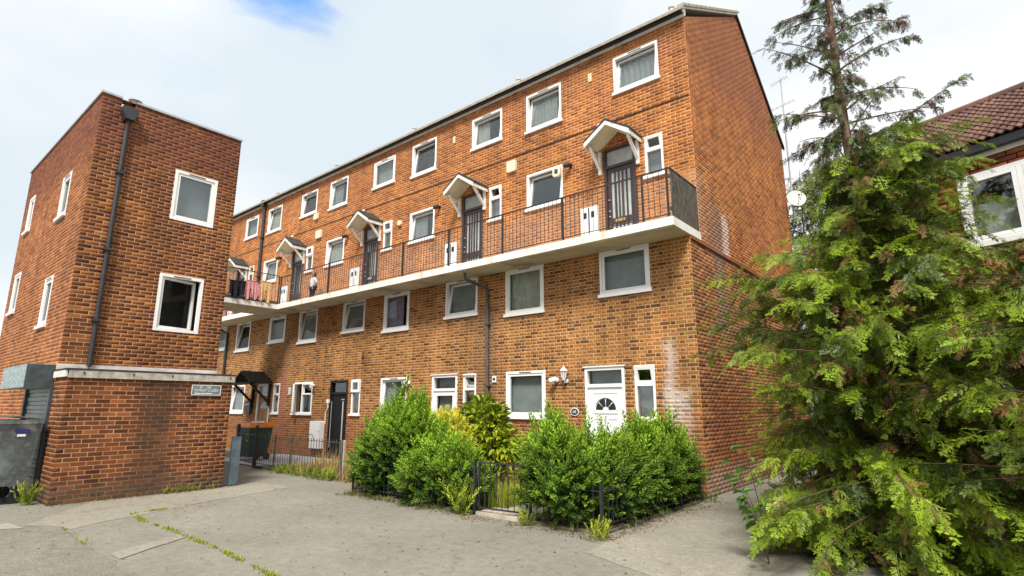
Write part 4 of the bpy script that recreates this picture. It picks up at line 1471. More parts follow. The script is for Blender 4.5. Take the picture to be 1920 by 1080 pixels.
MB().box(-0.38, 0.20, 0.02, 0.88, -0.33, -0.251).build('underside', M['dark_timber'], t)

# ------------------------------------------------------------------ stair tower on the left
TX, PX, TY0, TY1 = -8.88, -8.06, -7.65, -4.88
F_TR = frame((TX, 0, 0), (0, 1, 0))
F_PR = frame((PX, 0, 0), (0, 1, 0))
F_TL = frame((0, TY0, 0), (1, 0, 0))
tower = thing('stair_tower', 'flat roofed dark red brick tower with roller shutter and low brick store in front', 'building', (0, 0, 0))
TLX = -15.15
h_r = [(-6.18, -5.30, 5.52, 6.645), (-6.22, -5.35, 3.12, 4.32), (-7.32, -7.07, 7.57, 7.80)]
lay(tower, F_TR, (0, 1, 0), (1, 0, 0), TY0, TY1, 2.175, 7.80, h_r, (M['brick_tow'], M['mortar_tow']), 'stretcher', end_ext=0.0)
h_l = [(-11.05, -10.36, 5.55, 6.53), (-11.06, -10.38, 3.20, 4.24), (-14.5, -13.93, 5.93, 6.88), (-14.6, -13.9, 3.84, 4.86), (-11.0, -8.86, 0.0, 1.95)]
lay(tower, F_TL, (1, 0, 0), (0, -1, 0), TLX, TX, 0.0, 7.80, h_l, (M['brick_tol'], M['mortar_tow']), 'stretcher', end_ext=0.0025)
lay(tower, F_PR, (0, 1, 0), (1, 0, 0), TY0, -4.87, 0.0, 2.10, [], (M['brick_pl'], M['mortar_pl']), 'stretcher', end_ext=0.0)
lay(tower, F_TL, (1, 0, 0), (0, -1, 0), TX + 0.015, PX, 0.0, 2.10, [], (M['brick_pl'], M['mortar_pl']), 'stretcher', end_ext=0.0025, step=1)
lay(tower, frame((TX, TY1, 0), (-1, 0, 0)), (-1, 0, 0), (0, 1, 0), 0.0, TX - TLX, 2.175, 7.80, [], (M['brick_tol'], M['mortar_tow']), 'stretcher')
finish_bricks(tower, 300)
cl = MB()
cl.quad((TLX, TY1, 0), (PX, TY1 + .006, 0), (PX, TY1 + .006, 2.1), (TLX, TY1, 2.1))
cl.quad((TLX, TY0, 0), (TLX, TY1, 0), (TLX, TY1, 7.8), (TLX, TY0, 7.8))
cl.build('rear_wall', M['brick_tol'], tower)
rm = MB()
rm.quad((TX - 1.0, TY0 + .3, 0.1), (TX - 1.0, TY1 - .1, 0.1), (TX - 1.0, TY1 - .1, 7.4), (TX - 1.0, TY0 + .3, 7.4))
rm.quad((TLX + .1, TY0 + .9, 0.1), (TX - 1.05, TY0 + .9, 0.1), (TX - 1.05, TY0 + .9, 7.4), (TLX + .1, TY0 + .9, 7.4))
rm.build('room', M['interior'], tower)
MB().quad((TLX + .02, TY0 + .02, 7.45), (TX - .02, TY0 + .02, 7.45), (TX - .02, TY1 - .02, 7.45), (TLX + .02, TY1 - .02, 7.45)).build('roof', M['felt'], tower)
cp_ = MB()
cp_.box(TX - 0.22, TX + 0.035, TY0 - 0.035, -7.325, 7.80, 7.845)
cp_.box(TX - 0.22, TX + 0.035, -7.065, TY1 + 0.02, 7.80, 7.845)
cp_.box(TLX - 0.03, TX - 0.225, TY0 - 0.035, TY0 + 0.22, 7.80, 7.845)
cp_.build('coping', M['alu'], tower)
inn = MB()
inn.quad((TX - 0.2, TY0 + .2, 7.4), (TX - 0.2, -7.33, 7.4), (TX - 0.2, -7.33, 7.8), (TX - 0.2, TY0 + .2, 7.8))
inn.quad((TX - 0.2, -7.06, 7.4), (TX - 0.2, TY1, 7.4), (TX - 0.2, TY1, 7.8), (TX - 0.2, -7.06, 7.8))
inn.quad((TLX, TY0 + .2, 7.4), (TX - .2, TY0 + .2, 7.4), (TX - .2, TY0 + .2, 7.8), (TLX, TY0 + .2, 7.8))
inn.build('parapet', M['mortar_tow'], tower)
# rainwater hopper and downpipe
hp = MB(F_TR)
hp.prism([(-7.33, 7.60), (-7.06, 7.60), (-7.06, 7.48), (-7.12, 7.33), (-7.27, 7.33), (-7.33, 7.48)], 0.010, 0.22)
hp.build('rainwater_head', M['pipe_dark'], tower)
MB(F_TR).tube([(-7.08, -0.06, 7.80), (-7.08, -0.06, 7.86), (-7.08, -0.06, 7.875), (-7.08, -0.06, 7.93)], [0.06, 0.06, 0.13, 0.03], 12).build('vent_cowl', M['dish'], tower)
pipe([(-7.19, 0.10, 7.34), (-7.19, 0.07, 7.1), (-7.20, 0.07, 2.33)], 0.042, 'pipe_dark', F_TR, tower, [(-7.19, 0.09, 6.2), (-7.20, 0.09, 4.6), (-7.2, 0.09, 3.2)])
window(tower, F_TR, -6.18, -5.30, 5.52, 6.645, 0, 'net_dark', sill=False)
w2 = window(tower, F_TR, -6.22, -5.35, 3.12, 4.32, 0, None, sill=False, swing=14, glass='glass_dim')
w2['label'] = 'window tilted open onto a dark room'
window(tower, F_TL, -11.05, -10.36, 5.55, 6.53, 0, 'net_dark')
window(tower, F_TL, -11.06, -10.38, 3.20, 4.24, 0, 'net_dark')
window(tower, F_TL, -14.5, -13.93, 5.93, 6.88, 0, 'net_dark', vent=False)
window(tower, F_TL, -14.6, -13.9, 3.84, 4.86, 0, 'net_dark', vent=False)
# ledge roof over the plinth: pale flashing, felt, weathered fascia
fl = MB(F_TR)
fl.box(TY0 - 0.02, TY1, 0.010, 0.03, 2.18, 2.36)
fl.build('flashing', M['band'], tower)
MB().box(TX + 0.032, PX + 0.05, TY0 - 0.05, TY1 + 0.05, 2.215, 2.245).build('ledge_roof', M['felt'], tower)
MB().box(PX + 0.012, PX + 0.045, TY0 - 0.0, TY1 + 0.04, 2.085, 2.214).build('fascia', M['grey_board'], tower)
MB().box(TX + 0.03, PX + 0.012, TY0 - 0.045, TY0 - 0.012, 2.10, 2.214).build('fascia', M['band'], tower)
bo = MB(F_PR)
for y_ in (-7.45, -6.70, -6.05, -4.95):
    bo.box(y_, y_ + 0.02, 0.046, 0.056, 2.15, 2.19)
bo.build('bolt', M['pipe_dark'], tower)
# roller shutter with its box
fr = MB(F_TL)
fr.box(-8.97, -8.87, -0.02, 0.05, 0.0, 1.95)
shf = fr.build('shutter', M['dark_steel'], tower)
MB(F_TL).box(-11.0, -10.93, -0.02, 0.03, 0.0, 1.95).build('guide', M['dark_steel'], shf)
for k in range(24):
    z = 0.02 + k * 0.08
    MB(F_TL).prism([(-10.93, z), (-8.97, z), (-8.97, z + 0.07), (-10.93, z + 0.07)], -0.05 + 0.0, -0.03 + 0.012 * (k % 2)).build('slat', M['shutter'], shf)
MB(F_TL).box(-10.93, -8.97, -0.07, -0.055, 0.0, 1.95).build('backing', M['pipe_dark'], shf)
bx = MB(F_TL)
bx.box(-11.0, -8.93, 0.012, 0.42, 1.93, 2.34)
sbx = bx.build('shutter_box', M['flaking'], shf)
MB(F_TL).box(-8.929, -8.915, 0.013, 0.42, 1.93, 2.335).build('end_plate', M['dark_steel'], shf)

# sign plate on the plinth
t, T = on_wall('name_plate', F_PR, -5.38, 0.012, 1.915, 'worn grey street name plate with white lettering on the low brick store', 'name plate')
MB(T).prism([(-0.285, -0.07), (-0.25, -0.105), (0.25, -0.105), (0.285, -0.07), (0.285, 0.07), (0.25, 0.105), (-0.25, 0.105), (-0.285, 0.07)], 0, 0.014).build('panel', M['plate'], t)
m = MB(T)
rect_frame(m, -0.28, 0.28, -0.10, 0.10, 0.012, 0.0145, 0.018)
m.build('border', M['plate_text'], t)
lettering(t, '87   104', F_PR, -5.40, 0.030, 1.968, 0.065, M['plate_text'], (0, 1, 0))
lettering(t, 'ROBLEY CLOSE', F_PR, -5.38, 0.030, 1.908, 0.066, M['plate_text'], (0, 1, 0))
m = MB(T)
m.box(-0.22, 0.12, 0.0145, 0.0165, -0.072, -0.055)
m.build('scuff', M['plate_text'], t)

# leaning blue-grey steel panel at the far corner of the plinth
t = thing('steel_panel', 'blue grey folded steel panel standing at the far corner of the low brick store', 'metal panel', (-8.12, -4.66, 0))
MB().box(-0.05, 0.0, -0.06, 0.12, 0.02, 0.98).build('sheet', M['blue_steel'], t)
MB().add([(0.0, 0.12, 0.02), (-0.20, 0.19, 0.02), (-0.20, 0.19, 0.5), (0.0, 0.12, 0.62), (-0.02, 0.10, 0.02), (-0.22, 0.17, 0.02), (-0.22, 0.17, 0.5), (-0.02, 0.10, 0.62)], BOXF).build('flap', M['blue_steel'], t)

# big galvanised bin in front of the shutter
t = thing('waste_container', 'dented grey steel wheeled waste container before the roller shutter', 'bin', (-9.3, -8.4, 0))
m = MB()
m.add([(-0.62, -0.50, 0.30), (0.62, -0.50, 0.30), (0.62, 0.55, 0.30), (-0.62, 0.55, 0.30), (-0.72, -0.62, 1.36), (0.72, -0.62, 1.36), (0.72, 0.62, 1.36), (-0.72, 0.62, 1.36)], BOXF)
body = m.build('body', M['galv'], t)
m = MB()
for i in range(8):
    a0_, a1_ = i / 8, (i + 1) / 8
    f_ = lambda a: (-0.64 + 1.28 * a, 1.385 + 0.07 * math.sin(a * math.pi))
    (y0, z0), (y1, z1) = f_(a0_), f_(a1_)
    m.add([(-0.74, y0, z0 - .02), (0.74, y0, z0 - .02), (0.74, y1, z1 - .02), (-0.74, y1, z1 - .02), (-0.74, y0, z0), (0.74, y0, z0), (0.74, y1, z1), (-0.74, y1, z1)], BOXF)
m.build('lid', M['galv'], t)
m = MB()
rect_frame(m, -0.74, 0.74, 1.30, 1.372, 0.03, -0.66, -0.622)
m.box(0.721, 0.75, -0.63, 0.63, 1.31, 1.372)
m.build('rim', M['galv'], t)
m = MB()
m.add([(0.703, 0.28, 1.16), (0.703, 0.46, 1.16), (0.706, 0.46, 1.22), (0.706, 0.28, 1.22), (0.720, 0.28, 1.16), (0.720, 0.46, 1.16), (0.722, 0.46, 1.22), (0.722, 0.28, 1.22)], BOXF)
m.build('badge', M['blue_print'], t)
MB().box(0.698, 0.712, 0.31, 0.42, 1.10, 1.14).build('sticker', M['plate_text'], t)
for x in (-0.5, 0.5):
    for y_ in (-0.4, 0.45):
        w_ = MB()
        w_.tube([(x - 0.025, y_, 0.10), (x + 0.025, y_, 0.10)], 0.10, 14)
        wo = w_.build('wheel', M['black'], t)
        MB().bar((x, y_, 0.10), (x, y_, 0.30), 0.07, 0.03).build('fork', M['dark_steel'], wo)

# green wheelie bin
t = thing('wheelie_bin', 'dark green wheelie bin with orange lid and yellow number behind the iron gate', 'bin', (-13.35, -1.72, 0.016))
m = MB()
m.add([(-0.30, -0.26, 0.10), (0.36, -0.26, 0.10), (0.36, 0.28, 0.10), (-0.30, 0.28, 0.10), (-0.40, -0.36, 0.95), (0.46, -0.36, 0.95), (0.46, 0.36, 0.95), (-0.40, 0.36, 0.95)], BOXF)
m.build('body', M['bin_green'], t)
m = MB()
m.box(-0.43, 0.50, -0.40, 0.42, 0.952, 0.99)
m.add([(-0.43, -0.40, 0.99), (0.50, -0.40, 0.99), (0.50, 0.42, 0.99), (-0.43, 0.42, 0.99), (-0.36, -0.32, 1.09), (0.44, -0.32, 1.09), (0.44, 0.36, 1.09), (-0.36, 0.36, 1.09)], BOXF)
m.build('lid', M['bin_lid'], t)
for x in (-0.26, 0.32):
    MB().tube([(x - 0.03, 0.30, 0.10), (x + 0.03, 0.30, 0.10)], 0.10, 12).build('wheel', M['black'], t)
c = lettering(t, '12', IDT, -13.02, -2.095, 0.68, 0.30, M['yellow'])
t = thing('white_parcel', 'white packet lying on the orange lid of the wheelie bin', 'packet', (-13.08, -1.75, 1.108))
MB().box(-0.2, 0.2, -0.10, 0.10, 0, 0.05).build('packet', M['upvc'], t)


# ------------------------------------------------------------------ fences and gates
def garden_fence(name, label, segs, h, cat='fence', group=None, mat='iron', gap=0.115, hoops=False):
    t = thing(name, label, cat, (*segs[0][0], 0.05), group)
    o = np.array([*segs[0][0], 0.05])
    L_ = lambda p: p - o
    bar_me = None
    for p0, p1, posts in segs:
        p0, p1 = np.array(p0, float), np.array(p1, float)
        L = np.linalg.norm(p1 - p0)
        u = (p1 - p0) / L
        for z in (0.12, h - 0.06):
            MB(L_).bar((*p0, z), (*p1, z), 0.03, 0.012).build('rail', M[mat], t)
        for s, pw, ph in posts:
            q = p0 + u * s
            MB(L_).bar((*q, 0.0), (*q, ph), pw, pw).build('post', M[mat], t)
        for i in range(1, int(L / gap)):
            q = p0 + u * i * gap
            if bar_me is None:
                ob = MB().tube([(0, 0, 0.03), (0, 0, h - 0.05)], 0.007, 5).build('bar', M[mat], t)
                bar_me = ob.data
            else:
                ob = bpy.data.objects.new('bar', bar_me)
                link(ob, t)
            ob.location = (q[0] - o[0], q[1] - o[1], 0)
        if hoops:
            k = 0
            for s in np.arange(0.5, L - 0.3, 1.05):
                q = p0 + u * s
                pts = [np.array([*(q + u * 0.13 * math.cos(a)), h - 0.06 + 0.15 * math.sin(a)]) for a in np.linspace(0, math.pi, 9)]
                MB(L_).tube(pts, 0.008, 5).build('hoop', M[mat], t)
    return t


garden_fence('iron_fence', 'low black iron fence threaded through the left privet bushes', [((-5.3, -3.70), (-2.16, -3.70), [(0, .03, .7), (3.12, .04, .80)])], 0.70,
             group='low iron fences round the front gardens')
garden_fence('iron_fence', 'low black iron fence turning the corner inside the right hedge', [((-1.14, -3.66), (0.04, -3.66), [(0.0, .035, .78), (1.16, .036, .62)]),
             ((0.04, -3.64), (0.04, -0.45), [(2.4, .03, .6), (3.2, .03, .6)])], 0.58, group='low iron fences round the front gardens')
garden_fence('iron_fence', 'rusty iron fence with hoops before the weedy garden of the black door', [((-11.12, -2.70), (-7.22, -2.70), [(0.95, .035, .9), (1.75, .04, .9)])], 0.86,
             group='low iron fences round the front gardens', mat='rusty', hoops=True)
t = thing('timber_post', 'weathered timber post at the end of the rusty fence', 'post', (-7.16, -2.72, 0))
MB().box(-0.05, 0.05, -0.05, 0.05, 0, 0.86).build('shaft', M['wood_grey'], t)
MB().box(0.056, 0.10, -0.02, 0.02, 0, 0.86).build('stake', M['grey_board'], t)


def gate(label, p0, p1, h, mat):
    p0, p1 = np.array(p0, float), np.array(p1, float)
    t = thing('iron_gate', label, 'gate', (*p0, 0.06))
    o = np.array([*p0, 0.06])
    L_ = lambda p: p - o
    u = (p1 - p0)
    L = np.linalg.norm(u)
    u /= L
    m = MB(L_)
    for z in (0.11, h):
        m.bar((*p0, z), (*p1, z), 0.03, 0.02)
    for q in (p0, p1):
        m.bar((*q, 0.09), (*q, h), 0.025, 0.025)
    m.build('gate_frame', M[mat], t)
    me = None
    for i in range(1, int(L / 0.12) + 1):
        q = p0 + u * i * L / (int(L / 0.12) + 1)
        if me is None:
            ob = MB().tube([(0, 0, 0.05), (0, 0, h - 0.06)], 0.007, 5).build('bar', M[mat], t)
            me = ob.data
        else:
            ob = bpy.data.objects.new('bar', me)
            link(ob, t)
        ob.location = (q[0] - o[0], q[1] - o[1], 0)
    return t


gate('black iron garden gate between the two privet hedges', (-2.09, -3.70), (-1.22, -3.64), 0.76, 'iron')
gate('black iron garden gate before the green wheelie bin', (-12.75, -2.45), (-11.25, -2.68), 0.84, 'iron')
for x, y, lab in ((-11.18, -2.70, 'thick black gate post left of the rusty fence'), (-12.85, -2.42, 'thick black gate post beside the stair tower corner')):
    t = thing('gate_post', lab, 'post', (x, y, 0), 'thick black gate posts')
    MB().box(-0.038, 0.038, -0.038, 0.038, 0, 1.06).build('shaft', M['iron'], t)
    MB().tube([(0, 0, 1.06), (0, 0, 1.10)], [0.06, 0.02], 8).build('cap', M['iron'], t)

t = thing('manhole_cover', 'pale square cover set in the dark tarmac at the left', 'cover', (-6.45, -8.50, 0.008))
MB().add([(-0.25, -0.20, 0), (0.20, 0.02, 0), (0.34, 0.22, 0), (-0.22, 0.16, 0), (-0.25, -0.20, 0.006), (0.20, 0.02, 0.006), (0.34, 0.22, 0.006), (-0.22, 0.16, 0.006)], BOXF).build('plate', M['cover'], t)


# ------------------------------------------------------------------ the house at the right
HP = np.array([4.67, -0.26, 0.0])
HU = np.array([0.925, -0.379, 0.0])
HU /= np.linalg.norm(HU)
HN = np.cross(HU, [0, 0, 1.0])
F_H = frame(HP, HU)
house = thing('tiled_house', 'red brick house with brown pantile roof and white casements behind the conifer', 'house', tuple(HP))
H0, H1 = -1.9, 3.6
hh = [(-0.61, 1.60, 3.85, 4.90), (-0.61, 1.6, 1.0, 2.2)]
lay(house, F_H, tuple(HU), tuple(HN), H0, H1, 0.0, 5.10, hh, (M['brick_h'], M['mortar_h']), 'stretcher')
finish_bricks(house, 120)
HT = local(house, F_H)
cl = MB(HT)
cl.quad((H0, 0, 0), (H0, -7, 0), (H0, -7, 5.2), (H0, 0, 5.2))
cl.quad((H1, 0, 0), (H1, -7, 0), (H1, -7, 5.2), (H1, 0, 5.2))
cl.quad((H0, -7, 0), (H1, -7, 0), (H1, -7, 5.2), (H0, -7, 5.2))
cl.add([(H0, 0, 5.2), (H0, -7, 5.2), (H0, -3.0, 7.0)], [(0, 1, 2)])
cl.build('side_wall', M['mortar_h'], house)
MB(HT).box(H0 + .1, H1 - .1, -1.2, -1.1, 0.1, 5.0).build('room', M['interior'], house)
for k, (a0, a1, z0, z1) in enumerate(hh):
    m = MB(HT)
    rect_frame(m, a0, a1, z0, z1, 0.065, -0.07, 0.016)
    nl = 3 if a1 - a0 > 1.5 else 2
    for q in range(1, nl):
        x = a0 + (a1 - a0) * q / nl
        m.box(x - 0.035, x + 0.035, -0.07, 0.016, z0 + 0.065, z1 - 0.065)
    w = m.build('window', M['upvc'], house)
    MB(HT).box(a0 - 0.05, a1 + 0.05, -0.05, 0.09, z0 - 0.05, z0 + 0.03).build('sill', M['upvc'], w)
    for q in range(nl):
        x0 = a0 + (a1 - a0) * q / nl + (0.065 if q == 0 else 0.035)
        x1 = a0 + (a1 - a0) * (q + 1) / nl - (0.065 if q == nl - 1 else 0.035)
        s_ = MB(HT)
        rect_frame(s_, x0 + .004, x1 - .004, z0 + 0.069, z1 - 0.069, 0.055, -0.05, 0.02)
        s_.build('sash', M['upvc'], w)
        MB(HT).box(x0 + 0.02, x1 - 0.02, -0.14, -0.13, z0 + 0.08, z0 + 0.62).build('blind', M['cream_curtain'], w)  # pale panel added to lighten the pane, in place of a reflection
        MB(HT).box(x0 + 0.059, x1 - 0.059, -0.02, -0.012, z0 + 0.124, z1 - 0.124).build('pane', M['glass_bright'], w)
MB(HT).box(H0, H1, 0.0, 0.022, 5.101, 5.25).build('fascia', M['white'], house)
gt = MB(HT)
gt.prism([(H0, 5.17), (H1, 5.17), (H1, 5.28), (H0, 5.28)], 0.023, 0.135)
gt.build('gutter', M['black'], house)
SL = R(37)
up_len = 2.25
rm = MB(HT)
e0 = (0.14, 5.29)
rdg = (0.14 - up_len * math.cos(SL), 5.29 + up_len * math.sin(SL))
rm.add([(H0 - .05, e0[0] - .02, e0[1] - 0.03), (H1, e0[0] - .02, e0[1] - 0.03), (H1, rdg[0], rdg[1] - 0.03), (H0 - .05, rdg[0], rdg[1] - 0.03)], [(0, 1, 2, 3)])
rm.add([(H0 - .05, rdg[0], rdg[1] - 0.03), (H1, rdg[0], rdg[1] - 0.03), (H1, -7.2, 5.2), (H0 - .05, -7.2, 5.2)], [(0, 1, 2, 3)])
hroof = rm.build('roof', M['tile'], house)
# pantiles
TW, TE = 0.212, 0.155
prof = [(x, 0.018 * math.cos(2 * math.pi * x / (TW / 2)) + 0.02) for x in np.linspace(0, TW, 13)]
vs, fs = [], []
for j, (v0, lift) in enumerate(((0.0, 0.026), (TE + 0.05, 0.0))):
    for x, h in prof:
        vs.append((x, v0, h + lift))
for x, h in prof:
    vs.append((x, 0.0, h + 0.026 - 0.022))
k = len(prof)
for i in range(k - 1):
    fs.append((i, i + 1, k + i + 1, k + i))
    fs.append((2 * k + i, 2 * k + i + 1, i + 1, i))
tile_me = bpy.data.meshes.new('tile')
tile_me.from_pydata(vs, [], fs)
tile_me.materials.append(M['tile'])
sU = Vector(-HN * math.cos(SL)) + Vector((0, 0, math.sin(SL)))
sN = Vector(HU).cross(sU)
o0 = Vector(HT(np.array([[0, e0[0], e0[1]]], float))[0])
cand = []
for r_ in range(int(up_len / TE) + 1):
    for c_ in range(int((H1 - H0) / TW)):
        a = H0 + c_ * TW
        p = o0 + Vector(HU) * a + sU * (r_ * TE)
        cand.append((abs(a - 0.0) + (6 if a > 1.6 or a < -1.9 else 0), p))
cand.sort(key=lambda x: x[0])
V_, F_, b_ = [], [], 0
for i, (_, p) in enumerate(cand):
    pj = p + sN * random.uniform(-0.003, 0.004)
    mt = Matrix.Identity(4)
    for q in range(3):
        mt[q][0], mt[q][1], mt[q][2], mt[q][3] = HU[q], sU[q], sN[q], pj[q]
    if i < 300:
        ob = bpy.data.objects.new('tile', tile_me)
        link(ob, hroof)
        ob.matrix_local = mt
    else:
        V_.append(np.array([tuple(mt @ Vector(v)) for v in vs]))
        F_.append(np.array(fs) + b_)
        b_ += len(vs)
if V_:
    raw_mesh('tiling', np.concatenate(V_), np.concatenate(F_), M['tile'], hroof, kind='stuff')
m = MB(HT)
for q in range(int((H1 - H0) / 0.33)):
    a = H0 + q * 0.33
    m.tube([(a, rdg[0], rdg[1] + 0.0), (a + 0.325, rdg[0], rdg[1] + 0.0)], 0.10, 10)
m.build('ridge', M['tile'], hroof)


# ------------------------------------------------------------------ plants
def basis(d, roll):
    """rotation matrices whose x axis is d; roll turns the blade about it"""
    d = d / np.linalg.norm(d, axis=1, keepdims=True)
    up = np.tile([0, 0, 1.0], (len(d), 1))
    bad = np.abs(d[:, 2]) > 0.97
    up[bad] = [1.0, 0, 0]
    y = np.cross(up, d)
    y /= np.linalg.norm(y, axis=1, keepdims=True)
    z = np.cross(d, y)
    c, s = np.cos(roll)[:, None], np.sin(roll)[:, None]
    y2, z2 = c * y + s * z, -s * y + c * z
    return np.stack([d, y2, z2], axis=2)


def scatter(temps, loc, d, roll, scale, tipoff=None, tone=None):
    """join many copies of templates (verts, faces, tip)"""
    k = len(loc)
    which = rng.integers(0, len(temps), k)
    Rm = basis(d, roll)
    tone = rng.random(k) * 0.78 if tone is None else tone
    tipoff = np.zeros(k) if tipoff is None else tipoff
    Vs, Fs, Ti, To, base = [], [], [], [], 0
    for w, (tv, tf, tt) in enumerate(temps):
        s = np.nonzero(which == w)[0]
        if len(s) == 0:
            continue
        v = np.einsum('kij,nj->kni', Rm[s], tv) * scale[s][:, None, None] + loc[s][:, None, :]
        f = tf[None] + (np.arange(len(s)) * len(tv))[:, None, None] + base
        Vs.append(v.reshape(-1, 3))
        Fs.append(f.reshape(-1, tf.shape[1]))
        Ti.append(np.clip(tt[None] + tipoff[s][:, None], 0, 1).ravel())
        To.append(np.repeat(tone[s], len(tv)))
        base += len(s) * len(tv)
    return np.concatenate(Vs), np.concatenate(Fs), {'tip': np.concatenate(Ti), 'tone': np.concatenate(To)}


def leaf_pts(p, d, side, L, W, fold=0.25):
    """six-point folded leaf"""
    n = np.cross(d, side)
    n /= np.linalg.norm(n) + 1e-9
    return [p, p + d * L * .3 + side * W * .42 + n * W * fold, p + d * L * .68 + side * W * .38 + n * W * fold, p + d * L - n * L * .08,
            p + d * L * .68 - side * W * .38 + n * W * fold, p + d * L * .3 - side * W * .42 + n * W * fold]


def shoot_template(seed, n=11, L=0.30, leaf=0.052, width=0.5, spread=62, whorl=False):
    r = np.random.default_rng(seed)
    V, F, T = [], [], []
    for i in range(n):
        s = (i + 0.6) / n
        p = np.array([s * L, 0.015 * math.sin(s * 4 + seed), 0.02 * s * s])
        ang = (i % 2) * math.pi / 2 + r.uniform(-.35, .35) if not whorl else i * 2.4
        for sg in (-1, 1):
            if i == n - 1 and sg == 1:
                continue
            th = R(spread * (1 - 0.45 * s) + r.uniform(-14, 14))
            sd = np.array([0, math.cos(ang), math.sin(ang)]) * sg
            d = np.array([math.cos(th), 0, 0]) + sd * math.sin(th)
            d /= np.linalg.norm(d)
            side = np.cross(d, np.array([1.0, 0.12, 0.07]))
            side /= np.linalg.norm(side)
            l = leaf * (0.62 + 0.5 * math.sin(math.pi * min(1, s * 0.9 + 0.12))) * r.uniform(.8, 1.2)
            b = len(V)
            V += leaf_pts(p, d, side, l, l * width)
            F += [(b, b + 1, b + 2, b + 3), (b, b + 3, b + 4, b + 5)]
            T += [max(0, s * 0.85 - 0.18)] * 6
    # stem
    b = len(V)
    for x in (0, L * .98):
        for y, z in ((-.0025, 0), (.0025, .0025), (0, -.003)):
            V.append(np.array([x, y, z]))
            T.append(0.25)
    F += [(b, b + 1, b + 4, b + 3), (b + 1, b + 2, b + 5, b + 4), (b + 2, b, b + 3, b + 5)]
    return np.array(V), np.array(F), np.array(T)


PRIVET = [shoot_template(i, n=10, L=0.28, leaf=0.053, width=0.46) for i in range(6)]


def blob_points(blobs, k, shell=0.22):
    """points near the surface of a union of ellipsoids (centre, radii), with outward normals"""
    P, Nn, D = [], [], []
    vol = np.array([b[1][0] * b[1][1] + b[1][1] * b[1][2] + b[1][0] * b[1][2] for b in blobs])
    cnt = (k * vol / vol.sum()).astype(int)
    for (c, r), n in zip(blobs, cnt):
        c, r = np.array(c), np.array(r)
        d = rng.normal(size=(n * 3, 3))
        d /= np.linalg.norm(d, axis=1, keepdims=True)
        dep = rng.random(n * 3) ** 1.6
        q = c + d * r * (1 - shell * 1.6 * dep[:, None] / np.minimum(1, r.min() + .3))
        ok = q[:, 2] > 0.13 + 0.12 * rng.random(len(q))
        for c2, r2 in blobs:
            if c2 is c or np.allclose(c2, c):
                continue
            ok &= (((q - np.array(c2)) / np.array(r2)) ** 2).sum(1) > 0.72
        q, d, dep = q[ok][:n], d[ok][:n], dep[ok][:n]
        nn = d / r
        nn /= np.linalg.norm(nn, axis=1, keepdims=True)
        P.append(q)
        Nn.append(nn)
        D.append(dep)
    return np.concatenate(P), np.concatenate(Nn), np.concatenate(D)


def bush(name, label, cat, blobs, k, temps, mat, loc, scale=(0.8, 1.25), upw=0.55, group=None, stems=40, fol='foliage', inner=0.35, spikes=0):
    t = thing(name, label, cat, loc, group)
    lo = np.array(loc)
    P, Nn, D = blob_points(blobs, k)
    d = Nn * 0.8 + np.array([0, 0, upw]) + rng.normal(scale=0.42, size=P.shape)
    d[:, 2] += 0.9 * np.clip(P[:, 2] - 0.7, 0, 1)
    sc = rng.uniform(*scale, len(P))
    # clumps: slow variation of vigour; dark hollows and lit tops are painted into tip
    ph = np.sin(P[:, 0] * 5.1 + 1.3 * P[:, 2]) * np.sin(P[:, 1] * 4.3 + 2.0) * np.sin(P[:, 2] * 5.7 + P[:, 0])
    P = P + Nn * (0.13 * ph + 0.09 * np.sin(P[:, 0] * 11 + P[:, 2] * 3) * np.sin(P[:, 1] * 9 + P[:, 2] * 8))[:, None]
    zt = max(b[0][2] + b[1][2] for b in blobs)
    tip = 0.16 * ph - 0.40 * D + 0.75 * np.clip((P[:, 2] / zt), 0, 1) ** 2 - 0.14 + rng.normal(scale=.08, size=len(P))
    tone = rng.random(len(P)) * 0.76
    tone[rng.random(len(P)) < 0.012] = 0.9
    if spikes:
        # young shoots standing out of the top
        i = np.nonzero((Nn[:, 2] > 0.45))[0]
        i = rng.choice(i, min(spikes, len(i)), replace=False)
        q = P[i] + np.array([0, 0, 0.08]) + np.array([0, 0, 1.0]) * rng.exponential(.055, len(i))[:, None] + rng.uniform(-.03, .03, (len(i), 3))
        P = np.concatenate([P, q])
        d = np.concatenate([d, np.array([0, 0, 1.0]) + rng.normal(scale=.28, size=q.shape)])
        sc = np.concatenate([sc, rng.uniform(0.7, 1.55, len(i)) * np.where(rng.random(len(i)) < .12, 1.35, 1.0)])
        tip = np.concatenate([tip, rng.uniform(.2, .5, len(i))])
        tone = np.concatenate([tone, rng.random(len(i)) * .7])
    v, f, at = scatter(temps, P, d, rng.uniform(0, 6.28, len(P)), sc, tip, tone)
    v[:, 2] = np.maximum(v[:, 2], 0.02)
    raw_mesh(fol, v - lo, f, mat, t, at)
    m = MB()
    for _ in range(stems):
        c, r = blobs[rng.integers(len(blobs))]
        b0 = np.array([c[0] + rng.uniform(-.55, .55) * r[0], c[1] + rng.uniform(-.55, .55) * r[1], 0.0])
        e = np.array([b0[0] + rng.uniform(-.3, .3) * r[0], b0[1] + rng.uniform(-.3, .3) * r[1], c[2] + r[2] * rng.uniform(.3, .75)])
        mid = (b0 + e) / 2 + rng.uniform(-.06, .06, 3)
        m.tube([b0 - lo, mid - lo, e - lo], [0.014, 0.010, 0.005], 5)
    m.build('branches', M['stem_dark'], t)
    return t


